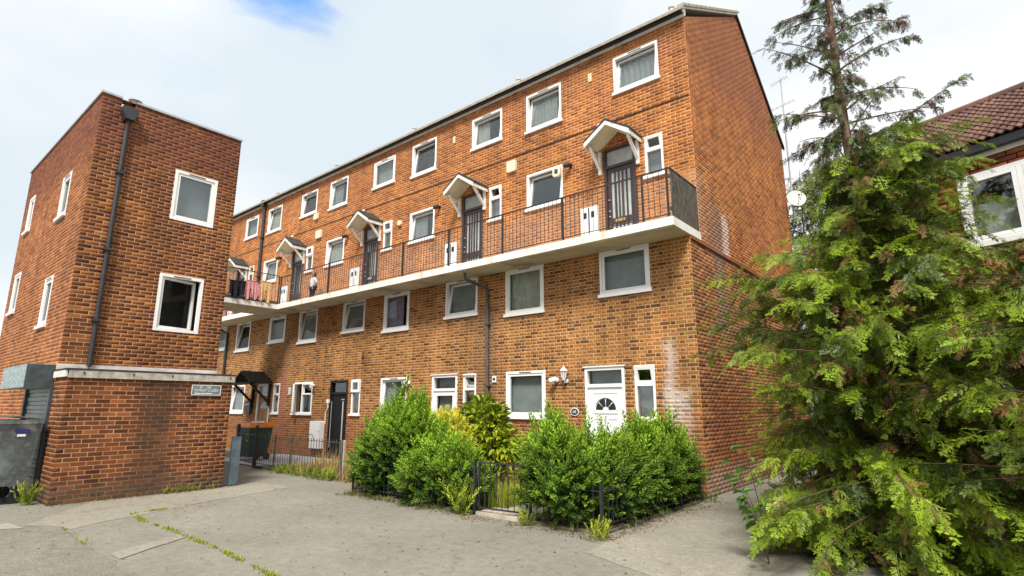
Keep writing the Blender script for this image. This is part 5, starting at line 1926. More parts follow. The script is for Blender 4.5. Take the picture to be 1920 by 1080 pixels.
# left privet: one tall lobe and a lower one beside the gate
bush('privet_bush', 'tall rounded privet bush at the left of the iron gate', 'bush',
     [((-4.45, -3.3, 0.66), (0.74, 0.50, 0.70)), ((-4.28, -3.25, 0.98), (0.46, 0.42, 0.44)), ((-5.02, -3.2, 0.50), (0.50, 0.44, 0.52))], 2000, PRIVET, M['leaf_privet'], (-4.5, -3.1, 0), spikes=260)
bush('privet_bush', 'lower privet bush directly left of the iron gate post', 'bush',
     [((-3.22, -3.45, 0.40), (0.58, 0.40, 0.44)), ((-2.74, -3.5, 0.30), (0.40, 0.34, 0.34))], 950, PRIVET, M['leaf_privet'], (-3.1, -3.25, 0), spikes=90)
# right privet hedge round the corner
bush('privet_hedge', 'broad privet hedge wrapping the corner in front of the white door', 'hedge',
     [((-0.75, -3.42, 0.52), (0.56, 0.42, 0.54)), ((-0.34, -2.85, 0.44), (0.42, 0.60, 0.42)), ((-0.34, -1.9, 0.50), (0.40, 0.75, 0.50)),
      ((-0.36, -1.05, 0.50), (0.38, 0.5, 0.52)), ((-1.08, -3.25, 0.84), (0.26, 0.26, 0.32)), ((-0.32, -0.55, 0.42), (0.28, 0.38, 0.42))],
     2900, PRIVET, M['leaf_privet'], (-0.5, -2.3, 0), spikes=330)

# spotted laurel with large leaves that read one by one
t = thing('laurel_shrub', 'spotted laurel with large yellow green leaves behind the iron gate', 'shrub', (-3.9, -1.5, 0))
lau_blobs = [((-4.02, -1.5, 1.20), (0.52, 0.45, 0.56)), ((-3.72, -1.45, 0.75), (0.45, 0.42, 0.50)), ((-4.25, -1.5, 0.75), (0.4, 0.4, 0.45))]
P, Nn, D = blob_points(lau_blobs, 1900, 0.34)
lv, lf_ = [], []
pts = leaf_pts(np.zeros(3), np.array([1.0, 0, 0]), np.array([0, 1.0, 0]), 1.0, 0.50, 0.22)
lv = np.array(pts)
lv[3] += [0, 0, -0.12]
lf_ = np.array([(0, 1, 2, 3), (0, 3, 4, 5)])
front = np.argsort(-((P - np.array([-3.9, -1.5, .9])) @ (CAM - np.array([-3.9, -1.5, .9])) + rng.normal(scale=.6, size=len(P))))
me_l = []
for q in range(4):
    me = bpy.data.meshes.new('leaf')
    w = lv.copy()
    w[:, 2] += 0.12 * np.sin(w[:, 0] * (2 + q)) * (q - 1.5) * 0.5
    me.from_pydata(w.tolist(), [], lf_.tolist())
    a_ = me.attributes.new('tip', 'FLOAT', 'POINT')
    a_.data.foreach_set('value', np.array([0.2, 0.3, .5, .6, .5, .3]) * (0.5 + 0.35 * q))
    b__ = me.attributes.new('tone', 'FLOAT', 'POINT')
    b__.data.foreach_set('value', np.full(6, 0.3 + 0.1 * q))
    me.materials.append(M['leaf_laurel'])
    me_l.append(me)
d_all = Nn * 0.9 + np.array([0, 0, 0.15]) + rng.normal(scale=.4, size=P.shape)
roll = rng.uniform(-.8, .8, len(P))
Bm = basis(d_all, roll)
sc_l = rng.uniform(0.12, 0.20, len(P))
for i in front[:260]:
    ob = bpy.data.objects.new('leaf', me_l[rng.integers(4)])
    link(ob, t)
    mt = Matrix.Identity(4)
    for r_ in range(3):
        for c_ in range(3):
            mt[r_][c_] = Bm[i][r_, c_] * sc_l[i]
        mt[r_][3] = P[i][r_] - t.location[r_]
    ob.matrix_local = mt
rest = front[260:]
v, f, at = scatter([(lv, lf_, np.array([0.1, 0.2, .35, .4, .35, .2]))], P[rest], d_all[rest], roll[rest], sc_l[rest])
raw_mesh('foliage', v - np.array(t.location), f, M['leaf_laurel'], t, at, kind='stuff')
m = MB()
for _ in range(14):
    e = np.array([rng.uniform(-.4, .4), rng.uniform(-.3, .3), rng.uniform(.7, 1.5)])
    m.tube([(e[0] * .2, e[1] * .2, 0), tuple(e * .6), tuple(e)], [0.016, 0.012, 0.006], 5)
m.build('branches', M['stem_dark'], t)

GOLD = [shoot_template(40 + i, n=10, L=0.2, leaf=0.045, width=0.55) for i in range(3)]
bush('golden_shrub', 'bright golden yellow shrub between the privet and the spotted laurel', 'shrub', [((-4.55, -2.15, 0.95), (0.46, 0.40, 0.46)), ((-4.22, -2.25, 0.76), (0.42, 0.35, 0.42))], 1100, GOLD, M['leaf_gold'], (-4.62, -1.75, 0), stems=12)


# ---- conifer sprays
def spray_template(seed, nb=11, sub=4, open_=0.42, thick=1.0):
    """flat feathery spray of unit length along +x"""
    r = np.random.default_rng(seed)
    V, F, T = [], [], []

    def dia(p, d, L, W, t0, t1):
        s = np.array([-d[1], d[0], 0])
        n = np.linalg.norm(s) + 1e-9
        s = s / n * W
        b = len(V)
        dz = np.array([0, 0, r.uniform(-.25, .25) * L])
        V.extend([p, p + d * L * .45 + s + dz * .3, p + d * L + dz, p + d * L * .45 - s + dz * .3])
        F.append((b, b + 1, b + 2, b + 3))
        T.extend([t0, (t0 + t1) / 2, t1, (t0 + t1) / 2])

    def axis_pt(s):
        return np.array([s, 0.05 * math.sin(s * 3 + seed), -0.20 * s * s])
    for i in range(nb):
        s = 0.06 + 0.94 * i / nb
        p = axis_pt(s)
        p2 = axis_pt(min(1, s + 1.15 / nb))
        ax = p2 - p
        dia(p, ax / np.linalg.norm(ax), np.linalg.norm(ax) * 1.1, 0.012 * thick, s * .5, s * .6)
        for sg in (-1, 1):
            if r.random() < 0.22 and 0 < i < nb - 2:
                continue
            th = R(40 + r.uniform(-13, 13)) * sg
            l = (0.36 * (1 - s) ** 0.7 + 0.07) * r.uniform(.55, 1.3)
            d = np.array([math.cos(th), math.sin(th), -0.16 + r.uniform(-.38, .30)])
            d /= np.linalg.norm(d)
            dia(p, d, l, 0.017 * thick, s * .4, 0.35 + s * .45)
            for q in range(sub):
                u = 0.25 + 0.7 * q / sub
                pq = p + d * l * u
                for s2 in ((-1, 1) if q % 2 == 0 else (1,)):
                    t2 = th + R(40) * s2
                    dd = np.array([math.cos(t2), math.sin(t2), -0.22 + r.uniform(-.3, .3)])
                    dd /= np.linalg.norm(dd)
                    dia(pq, dd, l * (0.48 - 0.24 * u), 0.0175 * thick, 0.2 + s * .4 + u * .1, 0.45 + s * .55)
    return np.array(V), np.array(F), np.array(T)


SPRAY = [spray_template(i, nb=9) for i in range(7)]
SPRAY_S = [spray_template(20 + i, nb=7, sub=3, thick=1.35) for i in range(4)]


def conifer(t, base, top, height_fn, branches, mat, temps, seed, frond=(0.22, 0.40), step=0.075, name='crown', tip_rng=(-.25, .3), brown=0.10, trunk_r=(0.12, 0.03), inner=0.25, droop=0.55, hollow=None):
    r = np.random.default_rng(seed)
    base, top = np.array(base, float), np.array(top, float)
    o = np.array(t.location)
    ax = lambda s: base + (top - base) * s + np.array([0.05 * math.sin(s * 7), 0.04 * math.sin(s * 5 + 1), 0])
    pts = [ax(s) - o for s in np.linspace(0, 1, 14)]
    tr = MB().tube(pts, list(np.linspace(trunk_r[0], trunk_r[1], 14)), 12).build('trunk', M['bark'], t)
    br = MB()
    P, D, S, TO, TI, RO = [], [], [], [], [], []
    for z, az, L, el, curl, dens in branches:
        s = (z - base[2]) / (top[2] - base[2])
        p0 = ax(min(s, 1))
        h = np.array([math.cos(az), math.sin(az), 0])
        n = 9
        path = []
        for q in range(n):
            u = q / (n - 1)
            path.append(p0 + h * L * u + np.array([0, 0, L * (math.tan(el) * u + curl * u * u)]) + np.array([-h[1], h[0], 0]) * 0.06 * L * math.sin(u * 4 + az * 3))
        br.tube([p - o for p in path], list(np.linspace(0.006 + 0.006 * L, 0.0025, n)), 5, cap=False)
        path = np.array(path)
        k = max(3, int(L / step * dens))
        us = inner + (1 - inner) * (np.arange(k) + r.random(k)) / k
        tone_b = r.random()
        seed = 5
        for i, u in enumerate(us):
            x = u * (n - 1)
            j = min(int(x), n - 2)
            if hollow is not None and (((path[j] - hollow[0]) / hollow[1]) ** 2).sum() < 1:
                continue
            p = path[j] + (path[j + 1] - path[j]) * (x - j)
            tg = path[j + 1] - path[j]
            tg /= np.linalg.norm(tg)
            sd = np.array([-h[1], h[0], 0]) * (1 if i % 2 else -1)
            d = tg * r.uniform(.2, .95) + sd * r.uniform(.1, 1.0) * (1.15 - u) + np.array([0, 0, -droop * r.uniform(.0, 1.7)]) + r.normal(scale=.30, size=3)
            P.append(p)
            D.append(d)
            S.append(r.uniform(*frond) * (1.1 - 0.35 * u) * min(1.0, 0.55 + L * 0.4))
            fld = math.sin(3.7 * p[0] + 2.1 * p[2] + seed) * math.sin(3.1 * p[1] - 1.3 * p[2]) + 0.6 * math.sin(7.3 * p[2] + 2.2 * p[0])
            TI.append(r.uniform(*tip_rng) + 0.62 * (u - .72) + (0.46 if tone_b > .70 else -0.06) + 0.26 * fld + (0.55 if r.random() < 0.13 else 0))  # inner shade and bright highlight clumps are painted into the spray colour
            TO.append(0.9 if r.random() < brown else 0.15 + 0.4 * tone_b + 0.2 * r.random())
            RO.append(r.normal(scale=.8))
        P.append(path[-1])
        D.append(path[-1] - path[-2] + np.array([0, 0, -.05]))
        S.append(frond[1])
        TI.append(tip_rng[1])
        TO.append(0.5)
        RO.append(0.0)
    br.build('branches', M['twig'], t)
    v, f, at = scatter(temps, np.array(P), np.array(D), np.array(RO), np.array(S), np.array(TI), np.array(TO))
    v[:, 2] = np.maximum(v[:, 2], 0.03)
    raw_mesh(name, v - o, f, mat, t, at)


rb = np.random.default_rng(11)
TB = np.array([3.04, -2.3, 0.0])
tree = thing('conifer_tree', 'tall conifer at the right with bare upper trunk and dense drooping lower sprays', 'tree', tuple(TB))
Rz = lambda z: np.interp(z, [0, 1.0, 2.2, 3.3, 3.9, 4.5, 5.0, 6.0, 9.0], [2.0, 2.1, 1.95, 1.70, 1.42, 1.02, 0.78, 0.68, 0.55])
low = []
for i in range(250):
    z = 0.15 + 4.5 * ((i + rb.random()) / 250) ** 0.95
    az = i * 2.399 + rb.uniform(-.3, .3)
    L = Rz(z) * rb.uniform(.5, 1.1)
    if math.cos(az) < 0.1 and z > 3.25:
        L = min(L, 0.85 if z < 3.75 else 0.42)
    if math.cos(az) > 0.2 and z > 3.0:
        L = min(L, 1.05 + 0.28 * rb.random())
    if math.sin(az) > 0.5 and z > 3.4:
        L = min(L, 0.9)
    low.append((z, az, L, R(rb.uniform(4, 34)), rb.uniform(-.42, -.10), 1.0))
# long arms that stand out in the outline
low += [(3.7 + 0.09 * q, R(-60 + 37 * q % 110), rb.uniform(.55, .95), R(rb.uniform(15, 35)), -.3, 1.1) for q in range(14)]
low += [(2.6, R(197), 2.05, R(-2), -0.12, 1.0), (3.1, R(192), 1.8, R(12), -0.10, .9), (1.5, R(215), 2.1, R(-4), -0.10, 1.1), (2.9, R(170), 1.5, R(14), -.12, .9),
        (1.2, R(236), 2.0, R(4), -.16, 1.1), (0.8, R(252), 2.2, R(6), -.20, 1.1), (1.0, R(282), 2.3, R(8), -.22, 1.1), (1.7, R(300), 2.0, R(12), -.25, 1.1)]
low += [(rb.uniform(.12, .9), R(rb.uniform(195, 335)), rb.uniform(1.3, 2.35), R(rb.uniform(2, 22)), rb.uniform(-.45, -.2), 1.1) for q in range(46)]
def trim(b):
    # the lane beside the gable keeps the low boughs short on that side
    z, az, L, el, curl, dens = b
    if z < 1.9:
        k_ = math.cos(az) + 0.3136 * math.sin(az)
        if k_ < -0.05:
            L = min(L, max(0.5, 1.52 / -k_ - 0.22))
    return (z, az, L, el, curl, dens)


low = [trim(b) for b in low]
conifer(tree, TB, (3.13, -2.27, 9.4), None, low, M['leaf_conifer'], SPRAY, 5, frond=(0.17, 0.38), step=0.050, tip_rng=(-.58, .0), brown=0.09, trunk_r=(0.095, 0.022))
# the sparse upper part of the same tree
o = np.array(tree.location)
br = MB()
P, D, S, TI, TO = [], [], [], [], []
ax = lambda z: TB + (np.array([3.13, -2.27, 9.4]) - TB) * (z / 9.4) + np.array([0.05 * math.sin(z / 9.4 * 7), 0.04 * math.sin(z / 9.4 * 5 + 1), 0])
ups = []
for i in range(64):
    z = 4.05 + 4.6 * (i + rb.random()) / 64
    ups.append((z, i * 2.4 + rb.uniform(-.4, .4), Rz(z) * rb.uniform(.35, 1.3), R(rb.uniform(5, 50)), rb.uniform(-.55, -.05), rb.uniform(.25, 1.0)))
for i in range(36):
    z = rb.uniform(4.2, 8.7)
    ups.append((z, rb.uniform(0, 6.28), rb.uniform(.18, .48), R(rb.uniform(-5, 50)), rb.uniform(-.8, -.1), rb.uniform(.6, 1.2)))
ups += [(4.75, R(6), 1.25, R(30), 0.0, 1.2), (4.55, R(15), 0.95, R(22), -.1, 1.3), (4.35, R(-20), 0.9, R(20), -.2, 1.4), (4.9, R(25), .8, R(25), -.2, 1.3), (6.6, R(20), .62, R(35), -.3, 1.7), (6.9, R(185), .65, R(25), -.35, 1.7),
        (6.3, R(200), .6, R(22), -.5, 1.3), (5.4, R(185), .8, R(20), -.25, .9), (5.1, R(170), .75, R(10), -.3, 1.1)]
for z, az, L, el, curl, dens in ups:
    p0 = ax(z)
    h = np.array([math.cos(az), math.sin(az), 0])
    path = np.array([p0 + h * L * u + np.array([0, 0, L * (math.tan(el) * u + curl * u * u)]) for u in np.linspace(0, 1, 8)])
    br.tube([p - o for p in path], list(np.linspace(0.006 + 0.010 * L, 0.003, 8)), 5, cap=False)
    for q in range(int(30 * dens * (0.45 + L))):
        u = rb.uniform(.25, 1) ** .8
        x = u * 7
        j = min(int(x), 6)
        p = path[j] + (path[j + 1] - path[j]) * (x - j)
        tg = path[j + 1] - path[j]
        tg /= np.linalg.norm(tg)
        P.append(p + rb.normal(scale=.02, size=3))
        D.append(tg * .6 + np.array([-h[1], h[0], 0]) * rb.normal(scale=.5) + np.array([0, 0, -rb.uniform(.1, 1.3)]))
        S.append(rb.uniform(.07, .20))
        TI.append(rb.uniform(-.2, .4) - 0.05 * (z - 5))
        TO.append(0.9 if rb.random() < 0.30 else rb.uniform(.1, .75))
for q in range(330):
    z = rb.uniform(4.2, 8.7)
    c_ = ax(z)
    a_z = rb.uniform(0, 6.28)
    rr_ = abs(rb.normal(scale=.09)) + .05
    P.append(c_ + np.array([math.cos(a_z) * rr_ + .06, math.sin(a_z) * rr_, rb.normal(scale=.05) + .25 * rr_]))
    D.append(np.array([math.cos(a_z) * .5, math.sin(a_z) * .5, -rb.uniform(.1, 1.2)]))
    S.append(rb.uniform(.10, .22))
    TI.append(rb.uniform(-.2, .4))
    TO.append(0.9 if rb.random() < 0.35 else rb.uniform(.1, .75))
br.build('limbs', M['bark'], tree)
v, f, at = scatter(SPRAY_S, np.array(P), np.array(D), rb.normal(scale=.8, size=len(P)), np.array(S), np.array(TI), np.array(TO))
raw_mesh('crown', v - o, f, M['leaf_high'], tree, at)

# dark conifers behind the gable and before the house
def back_tree(label, base, h, r0, seed, nb, group='dark conifers behind'):
    t = thing('background_conifer', label, 'tree', base, group)
    rr = np.random.default_rng(seed)
    bs = []
    for i in range(nb):
        z = 0.4 + (h - 0.6) * (i + rr.random()) / nb
        bs.append((z, i * 2.4, r0 * (1.02 - z / h) ** 0.42 * rr.uniform(.75, 1.1), R(rr.uniform(5, 35)), -.25, .8))
    conifer(t, base, (base[0], base[1], h), None, bs, M['leaf_back'], SPRAY_S, seed, frond=(.35, .65), step=0.10, tip_rng=(-.3, .25), brown=.12, trunk_r=(.07, .008), inner=.08)


back_tree('dark conifer next to the slim one by the mast and taller than it', (0.85, 10.3, 0), 10.5, 1.15, 31, 150)
back_tree('slim dark conifer rising right beside the aerial mast', (0.12, 10.0, 0), 9.6, 1.05, 34, 150)
back_tree('dark conifer seen through the upper branches between mast and tree trunk', (2.15, 10.0, 0), 9.9, 1.3, 32, 150)
low2 = []
tree2 = thing('conifer_tree', 'lower bushy conifer filling the right edge below the white casement', 'tree', (4.75, -3.3, 0))
for i in range(125):
    z = 0.1 + 3.0 * ((i + rb.random()) / 135)
    low2.append((z, i * 2.399 + rb.uniform(-.3, .3), np.interp(z, [0, 1.5, 2.6, 3.3], [1.35, 1.40, 1.10, .5]) * rb.uniform(.6, 1.1), R(rb.uniform(5, 38)), rb.uniform(-.35, -.1), 1.0))
conifer(tree2, (4.75, -3.3, 0), (4.75, -3.25, 3.5), None, low2, M['leaf_conifer'], SPRAY, 6, frond=(0.17, 0.38), step=0.055, tip_rng=(-.58, .0), brown=0.10, trunk_r=(0.07, 0.02))
back_tree('short dark conifer against the wall of the tiled house', (3.15, -0.75, 0), 5.4, 0.85, 33, 130)

# broad-leaved sapling at the foot of the conifer
t = thing('sapling', 'slender sapling with broad dark leaves at the left foot of the conifer', 'sapling', (2.05, -3.75, 0))
m = MB()
LV = []
for q in range(5):
    az = R(150 + q * 28)
    e = np.array([math.cos(az) * .35 * (0.4 + .2 * q), math.sin(az) * .30, 0.55 + 0.16 * q])
    m.tube([(0, 0, 0), tuple(e * np.array([.4, .4, .55])), tuple(e)], [0.006, 0.004, 0.002], 5)
    for k in range(7):
        u = .45 + .55 * k / 6
        LV.append((e * np.array([u ** 1.3, u ** 1.3, u]), np.array([math.cos(az + (k % 2 - .5) * 2.0), math.sin(az + (k % 2 - .5) * 2.0), -.15])))
m.build('stem', M['twig'], t)
for p, d in LV:
    Bq = basis(np.array([d]), np.array([rng.uniform(-.4, .4)]))[0]
    ob = bpy.data.objects.new('leaf', me_l[rng.integers(4)].copy() if False else None) if False else None
me_s = []
for q in range(3):
    me = bpy.data.meshes.new('leaf')
    me.from_pydata((lv * np.array([1, 1.05, 1])).tolist(), [], lf_.tolist())
    a_ = me.attributes.new('tip', 'FLOAT', 'POINT')
    a_.data.foreach_set('value', np.full(6, 0.15 + .25 * q))
    b__ = me.attributes.new('tone', 'FLOAT', 'POINT')
    b__.data.foreach_set('value', np.full(6, 0.4))
    me.materials.append(M['leaf_sapling'])
    me_s.append(me)
for p, d in LV:
    Bq = basis(np.array([d]), np.array([rng.uniform(-.4, .4)]))[0]
    ob = bpy.data.objects.new('leaf', me_s[rng.integers(3)])
    link(ob, t)
    s_ = rng.uniform(.12, .17)
    mt = Matrix.Identity(4)
    for r_ in range(3):
        for c_ in range(3):
            mt[r_][c_] = Bq[r_, c_] * s_
        mt[r_][3] = p[r_]
    ob.matrix_local = mt


# ---- grass, weeds
def blades(name, pts, h, mat, lean=0.35, width=0.008, **props):
    k = len(pts)
    hh_ = rng.uniform(h[0], h[1], k)
    az = rng.uniform(0, 6.28, k)
    le = rng.uniform(.05, lean, k) * hh_
    dx, dy = np.cos(az) * le, np.sin(az) * le
    px, py = -np.sin(az) * width, np.cos(az) * width
    V = np.empty((k, 6, 3))
    for i, (u, w) in enumerate(((0, 1.0), (.55, .8), (1, .12))):
        cx, cy, cz = pts[:, 0] + dx * u ** 2, pts[:, 1] + dy * u ** 2, pts[:, 2] + hh_ * u
        V[:, 2 * i] = np.stack([cx - px * w, cy - py * w, cz], 1)
        V[:, 2 * i + 1] = np.stack([cx + px * w, cy + py * w, cz], 1)
    F = (np.array([(0, 1, 3, 2), (2, 3, 5, 4)])[None] + (np.arange(k) * 6)[:, None, None]).reshape(-1, 4)
    tip = np.tile([.1, .1, .4, .4, .8, .8], k) + np.repeat(rng.uniform(-.2, .25, k), 6)
    return raw_mesh(name, V.reshape(-1, 3), F, mat, None, {'tip': np.clip(tip, 0, 1), 'tone': np.repeat(rng.random(k) * .86, 6)}, kind='stuff', **props)


def area(x0, x1, y0, y1, k, z=0.0):
    return np.stack([rng.uniform(x0, x1, k), rng.uniform(y0, y1, k), np.full(k, z)], 1)


def along(pts, k, spread, z=0.0, clump=1.0):
    pts = np.array(pts, float)
    seg = np.linalg.norm(np.diff(pts, axis=0), axis=1)
    cs = np.concatenate([[0], np.cumsum(seg)])
    s = rng.uniform(0, cs[-1], k)
    if clump:
        dens = 0.5 + 0.5 * np.sin(s * 5.0 + 1) * np.sin(s * 11.3)
        s = s[rng.random(k) < dens ** clump]
    x = np.interp(s, cs, pts[:, 0]) + rng.normal(scale=spread, size=len(s))
    y = np.interp(s, cs, pts[:, 1]) + rng.normal(scale=spread, size=len(s))
    return np.stack([x, y, np.full(len(s), z)], 1)


blades('grass', area(-2.6, -1.9, -3.3, -1.2, 2600, .01), (.12, .42), M['leaf_weed'], width=.006)
blades('dry_grass', area(-9.6, -7.5, -2.7, -1.4, 700), (.1, .38), M['leaf_dry'], width=.005, lean=1.0)
blades('dry_grass', np.concatenate([area(-7.15, -5.6, -2.9, -1.2, 1500), area(-9.2, -7.6, -2.3, -1.6, 500)]), (.12, .6), M['leaf_dry'], lean=.6, width=.005)
blades('crack_grass', along([(-6.25, -6.5), (-6.2, -7.0), (-5.4, -7.08), (-4.33, -7.06), (-2.9, -7.11), (-1.6, -7.22), (-0.6, -7.3)], 3600, .022, clump=2.0), (.010, .042), M['leaf_weed'], width=.006)
blades('crack_grass', along([(-5.8, -7.93), (-4.9, -8.0), (-3.9, -8.03)], 500, .012, clump=3), (.01, .035), M['leaf_weed'], width=.005)
blades('kerb_grass', np.concatenate([along([(-5.4, -3.78), (-2.2, -3.80)], 1500, .05, clump=2.2), along([(-1.2, -3.80), (0.08, -3.80), (0.1, -0.4)], 900, .04, clump=3)]), (.02, .11), M['leaf_kerb'], width=.004, lean=.8)
def litter(name, pts):
    k = len(pts)
    tl_ = (np.array([[0, 0, 0], [.5, .35, .1], [1, 0, 0.02], [.5, -.35, .12]]), np.array([[0, 1, 2, 3]]), np.array([.2, .5, .8, .5]))
    d = np.stack([rng.normal(size=k), rng.normal(size=k), rng.normal(scale=.15, size=k)], 1)
    v, f, at = scatter([tl_], pts + np.array([0, 0, .006]), d, rng.normal(scale=.3, size=k), rng.uniform(.012, .045, k), rng.uniform(-.3, .3, k))
    v[:, 2] = np.maximum(v[:, 2], 0.003)
    raw_mesh(name, v, f, M['litter'], None, at, kind='stuff')


litter('leaf_litter', np.concatenate([along([(-5.6, -3.80), (-2.1, -3.86)], 1100, .09, clump=.6), along([(-2.2, -3.86), (0.2, -3.9), (0.25, -0.2)], 1700, .11, clump=.5), along([(0.12, 0.0), (0.12, 7)], 500, .08),
                                      along([(-8.0, -7.7), (-7.95, -4.9)], 500, .07), area(-12, 1.5, -9.5, -3.8, 900), along([(-11, -2.8), (-7, -2.85)], 500, .06)]))
WEED = [shoot_template(60 + i, n=12, L=.28, leaf=.04, width=.35, spread=45, whorl=True) for i in range(3)]


def weed(label, loc, k, h, group='yellow green weeds by the kerb', mat='leaf_weed'):
    t = thing('weed', label, 'weed', loc, group)
    P = np.stack([rng.normal(scale=.05, size=k), rng.normal(scale=.05, size=k), rng.uniform(0, .04, k)], 1)
    d = np.stack([rng.normal(scale=.35, size=k), rng.normal(scale=.35, size=k), np.ones(k)], 1)
    v, f, at = scatter(WEED, P, d, rng.uniform(0, 6.28, k), rng.uniform(.6, 1.2, k) * h / .28, rng.uniform(.0, .45, k))
    v[:, 2] = np.maximum(v[:, 2], 0.0)
    raw_mesh('foliage', v, f, M[mat], t, at)


def patch(name, pts, size, mat, spread=.5):
    k = len(pts)
    d = np.stack([rng.normal(scale=spread, size=k), rng.normal(scale=spread, size=k), np.ones(k)], 1)
    tone = rng.random(k) * .86
    v, f, at = scatter(WEED, pts, d, rng.uniform(0, 6.28, k), rng.uniform(size[0], size[1], k) / .28, rng.uniform(-.3, .3, k), tone)
    v[:, 2] = np.maximum(v[:, 2], 0.004)
    raw_mesh(name, v, f, M[mat], None, at, kind='stuff')


patch('ground_weeds', np.concatenate([along([(-9.6, -2.88), (-8.4, -2.85), (-7.3, -2.92)], 420, .10, clump=1.3), area(-10.2, -7.3, -2.5, -1.3, 330)]), (.06, .30), 'leaf_weed')
patch('wall_weeds', np.concatenate([along([(-7.99, -5.95), (-7.97, -5.05)], 150, .035, clump=.8), along([(-8.0, -7.4), (-8.0, -6.2)], 40, .03, clump=2)]), (.03, .17), 'leaf_weed')
weed('bushy yellow green weed at the hedge corner on the tarmac', (0.16, -3.92, 0), 22, .24)
weed('tall yellow green weed left of the iron gate post', (-2.36, -3.80, 0), 26, .48)
weed('low green weed right of the iron gate', (-1.08, -3.86, 0), 16, .2)
weed('small dark weed at the foot of the gable corner', (0.16, -0.35, 0), 14, .2, mat='leaf_sapling')
weed('flowering weed at the near foot of the low brick store', (-8.45, -7.85, 0), 20, .34)
weed('tiny weed tuft alone on the dark tarmac edge', (-4.45, -7.98, 0.004), 8, .07)
weed('green weed at the foot of the timber fence post', (-7.25, -2.95, 0), 16, .26)

# ------------------------------------------------------------------ washing on the walkway rail
def garment(label, y0, y1, ztop, zbot, mat, legs=False, bulge=0.03):
    t = thing('washing', label, 'laundry', (-14.36, (y0 + y1) / 2, ztop), 'washing hung on the walkway rail')
    n, k = 14, 9
    vs, fs = [], []
    for i in range(n + 1):
        for j in range(k + 1):
            u, w = i / n, j / k
            y_ = (y0 - y1) / 2 + (y1 - y0) * u
            hem = 0.06 * math.sin(u * 9 + y0) if not legs else (-0.22 if 0.42 < u < 0.58 else 0)
            z = -(ztop - zbot - hem * 0 + (0.06 * math.sin(u * 7 + y0 * 3))) * w
            if legs and 0.40 < u < 0.60 and w > 0.45:
                z = -(ztop - zbot) * 0.45
            x = bulge * math.sin(u * 17 + y0 * 5) * w + 0.03
            vs.append((x + 0.02, y_, z))
    for i in range(n):
        for j in range(k):
            a = i * (k + 1) + j
            fs.append((a, a + k + 1, a + k + 2, a + 1))
    m = MB()
    m.add(vs, fs)
    back = [(v[0] - 0.012, v[1], v[2]) for v in vs]
    m.add(back, [f[::-1] for f in fs])
    m.build('cloth', M[mat], t)
    MB().box(-0.045, 0.06, (y0 - y1) / 2 + .01, (y1 - y0) / 2 - .01, 0.0, 0.012).build('fold', M[mat], t)


garment('dark cloth heaped over the walkway rail nearest the tower', -2.50, -1.98, 5.62, 5.12, 'cloth_dark', bulge=.07)
garment('pink trousers hung on the walkway rail', -1.96, -1.62, 5.70, 5.12, 'cloth_pink', legs=True)
garment('narrow rose towel hung on the walkway rail', -1.60, -1.48, 5.66, 5.16, 'cloth_pink')
garment('apricot trousers hung on the walkway rail', -1.46, -1.12, 5.76, 5.10, 'cloth_cream', legs=True)

# ------------------------------------------------------------------ person on the balcony
def skin_fig(name, verts, edges, radii, mat, parent, root=0, lv=2):
    me = bpy.data.meshes.new(name)
    me.from_pydata(verts, edges, [])
    ob = bpy.data.objects.new(name, me)
    link(ob, parent)
    md = ob.modifiers.new('skin', 'SKIN')
    if not me.skin_vertices:
        me.skin_vertices.new()
    for i, r_ in enumerate(radii):
        sv = me.skin_vertices[0].data[i]
        sv.radius = (r_, r_) if not isinstance(r_, tuple) else r_
        sv.use_root = (i == root)
    s2 = ob.modifiers.new('sub', 'SUBSURF')
    s2.levels = lv
    s2.render_levels = lv
    me.materials.append(mat)
    return ob


t = thing('person', 'person with dark hair in a white top and dark trousers standing on the balcony', 'person', (-13.75, 0.12, 5.05))
H = 1.22 / 1.70
J = {'pel': (0, 0, .92), 'wst': (0, -.01, 1.06), 'chs': (0, 0, 1.27), 'nck': (0, .0, 1.42), 'nk2': (0, -.01, 1.48), 'hd': (.0, -.03, 1.56), 'top': (0, -.01, 1.66),
     'hl': (-.09, 0, .88), 'kl': (-.10, -.02, .48), 'al': (-.10, .02, .08), 'fl': (-.11, -.12, .03), 'hr': (.09, 0, .88), 'kr': (.09, -.03, .48), 'ar': (.10, 0, .08), 'fr': (.12, -.13, .03),
     'sl': (-.17, 0, 1.36), 'el': (-.24, .02, 1.10), 'wl': (-.22, -.10, .90), 'sr': (.17, 0, 1.36), 'er': (.25, .02, 1.12), 'wr': (.22, -.12, .94)}
keys = list(J)
E_ = [('pel', 'wst'), ('wst', 'chs'), ('chs', 'nck'), ('nck', 'nk2'), ('nk2', 'hd'), ('hd', 'top'), ('pel', 'hl'), ('hl', 'kl'), ('kl', 'al'), ('al', 'fl'), ('pel', 'hr'), ('hr', 'kr'), ('kr', 'ar'), ('ar', 'fr'),
      ('chs', 'sl'), ('sl', 'el'), ('el', 'wl'), ('chs', 'sr'), ('sr', 'er'), ('er', 'wr')]
rad = {'pel': .115, 'wst': .10, 'chs': .115, 'nck': .055, 'nk2': .05, 'hd': .092, 'top': .06, 'hl': .08, 'kl': .05, 'al': .034, 'fl': .03, 'hr': .08, 'kr': .05, 'ar': .034, 'fr': .03,
       'sl': .05, 'el': .036, 'wl': .024, 'sr': .05, 'er': .036, 'wr': .024}
verts = [tuple(c * H for c in J[k]) for k in keys]
radii = [rad[k] * H for k in keys]
edges = [(keys.index(a), keys.index(b)) for a, b in E_]
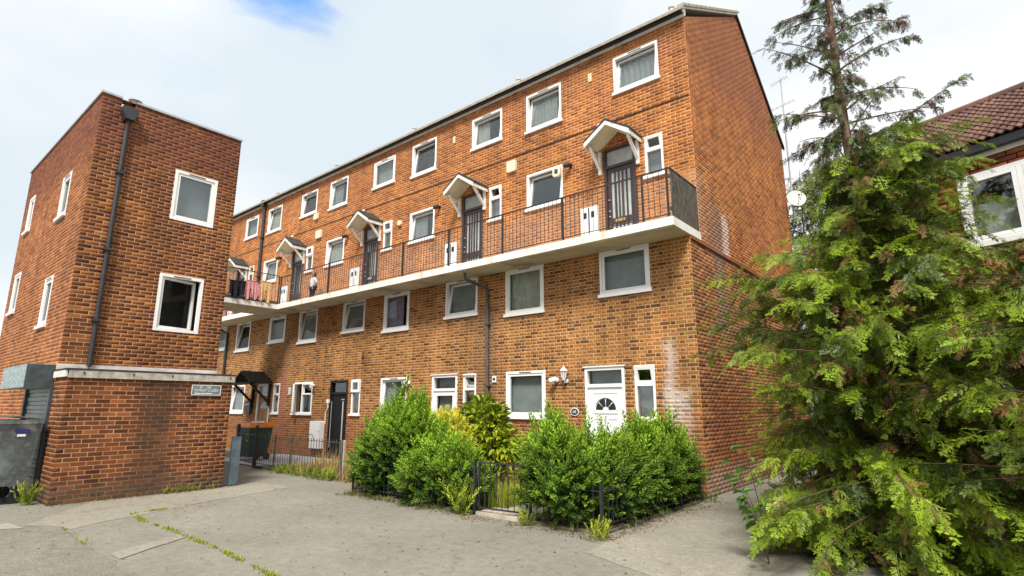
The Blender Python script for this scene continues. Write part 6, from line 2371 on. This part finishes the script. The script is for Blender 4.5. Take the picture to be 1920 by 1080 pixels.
for sgn, w in ((-1, 'wl'), (1, 'wr')):
    wi = keys.index(w)
    wx, wy, wz = J[w]
    pi_ = len(verts)
    verts.append(((wx) * H, (wy - .03) * H, (wz - .05) * H))
    radii.append(.022 * H)
    edges.append((wi, pi_))
    for q in range(5):
        off = (q - 2) * .014
        l_ = [.05, .075, .082, .075, .058][q]
        b = len(verts)
        verts.append(((wx + off) * H, (wy - .04 - .01 * abs(off) * 10) * H, (wz - .085) * H))
        verts.append(((wx + off * 1.2) * H, (wy - .035) * H, (wz - .085 - l_ * .6) * H))
        verts.append(((wx + off * 1.2) * H, (wy - .015) * H, (wz - .085 - l_) * H))
        radii += [.009 * H, .008 * H, .007 * H]
        edges += [(pi_, b), (b, b + 1), (b + 1, b + 2)]
skin_fig('body', verts, edges, radii, M['skin'], t)
g_ = lambda ks, grow, name, mat: skin_fig(name, [tuple(c * H for c in J[k]) for k in ks], [(ks.index(a), ks.index(b)) for a, b in E_ if a in ks and b in ks], [(rad[k] + grow) * H for k in ks], M[mat], t)
g_(['wst', 'pel', 'chs', 'sl', 'el', 'sr', 'er', 'nck'], .018, 'top', 'cloth_white')
g_(['pel', 'hl', 'kl', 'al', 'hr', 'kr', 'ar'], .016, 'trousers', 'cloth_dark')
skin_fig('hair', [(0, .02 * H, 1.66 * H), (0, .04 * H, 1.56 * H), (.02 * H, .075 * H, 1.42 * H), (.03 * H, .085 * H, 1.28 * H)], [(0, 1), (1, 2), (2, 3)], [.075 * H, .094 * H, .06 * H, .03 * H], M['hair'], t, root=1)
m = MB()
m.tube([(-.13 * H, -.02, 1.40 * H), (0, .145 * H, 1.2 * H), (.14 * H, .12 * H, .98 * H)], .014, 6)
m.build('bag_strap', M['cloth_dark'], t)
fc = MB()
for sx in (-1, 1):
    fc.tube([(sx * .032 * H, -.118 * H, 1.575 * H), (sx * .032 * H, -.126 * H, 1.575 * H)], .010 * H, 8)
fc.tube([(-.025 * H, -.118 * H, 1.515 * H), (.025 * H, -.118 * H, 1.515 * H)], .006 * H, 6)
fc.build('face_features', M['hair'], t)
MB().add([(0, -.115 * H, 1.565 * H), (-.014 * H, -.115 * H, 1.535 * H), (.014 * H, -.115 * H, 1.535 * H), (0, -.145 * H, 1.537 * H)], [(0, 1, 3), (0, 3, 2), (1, 2, 3)]).build('nose', M['skin'], t)
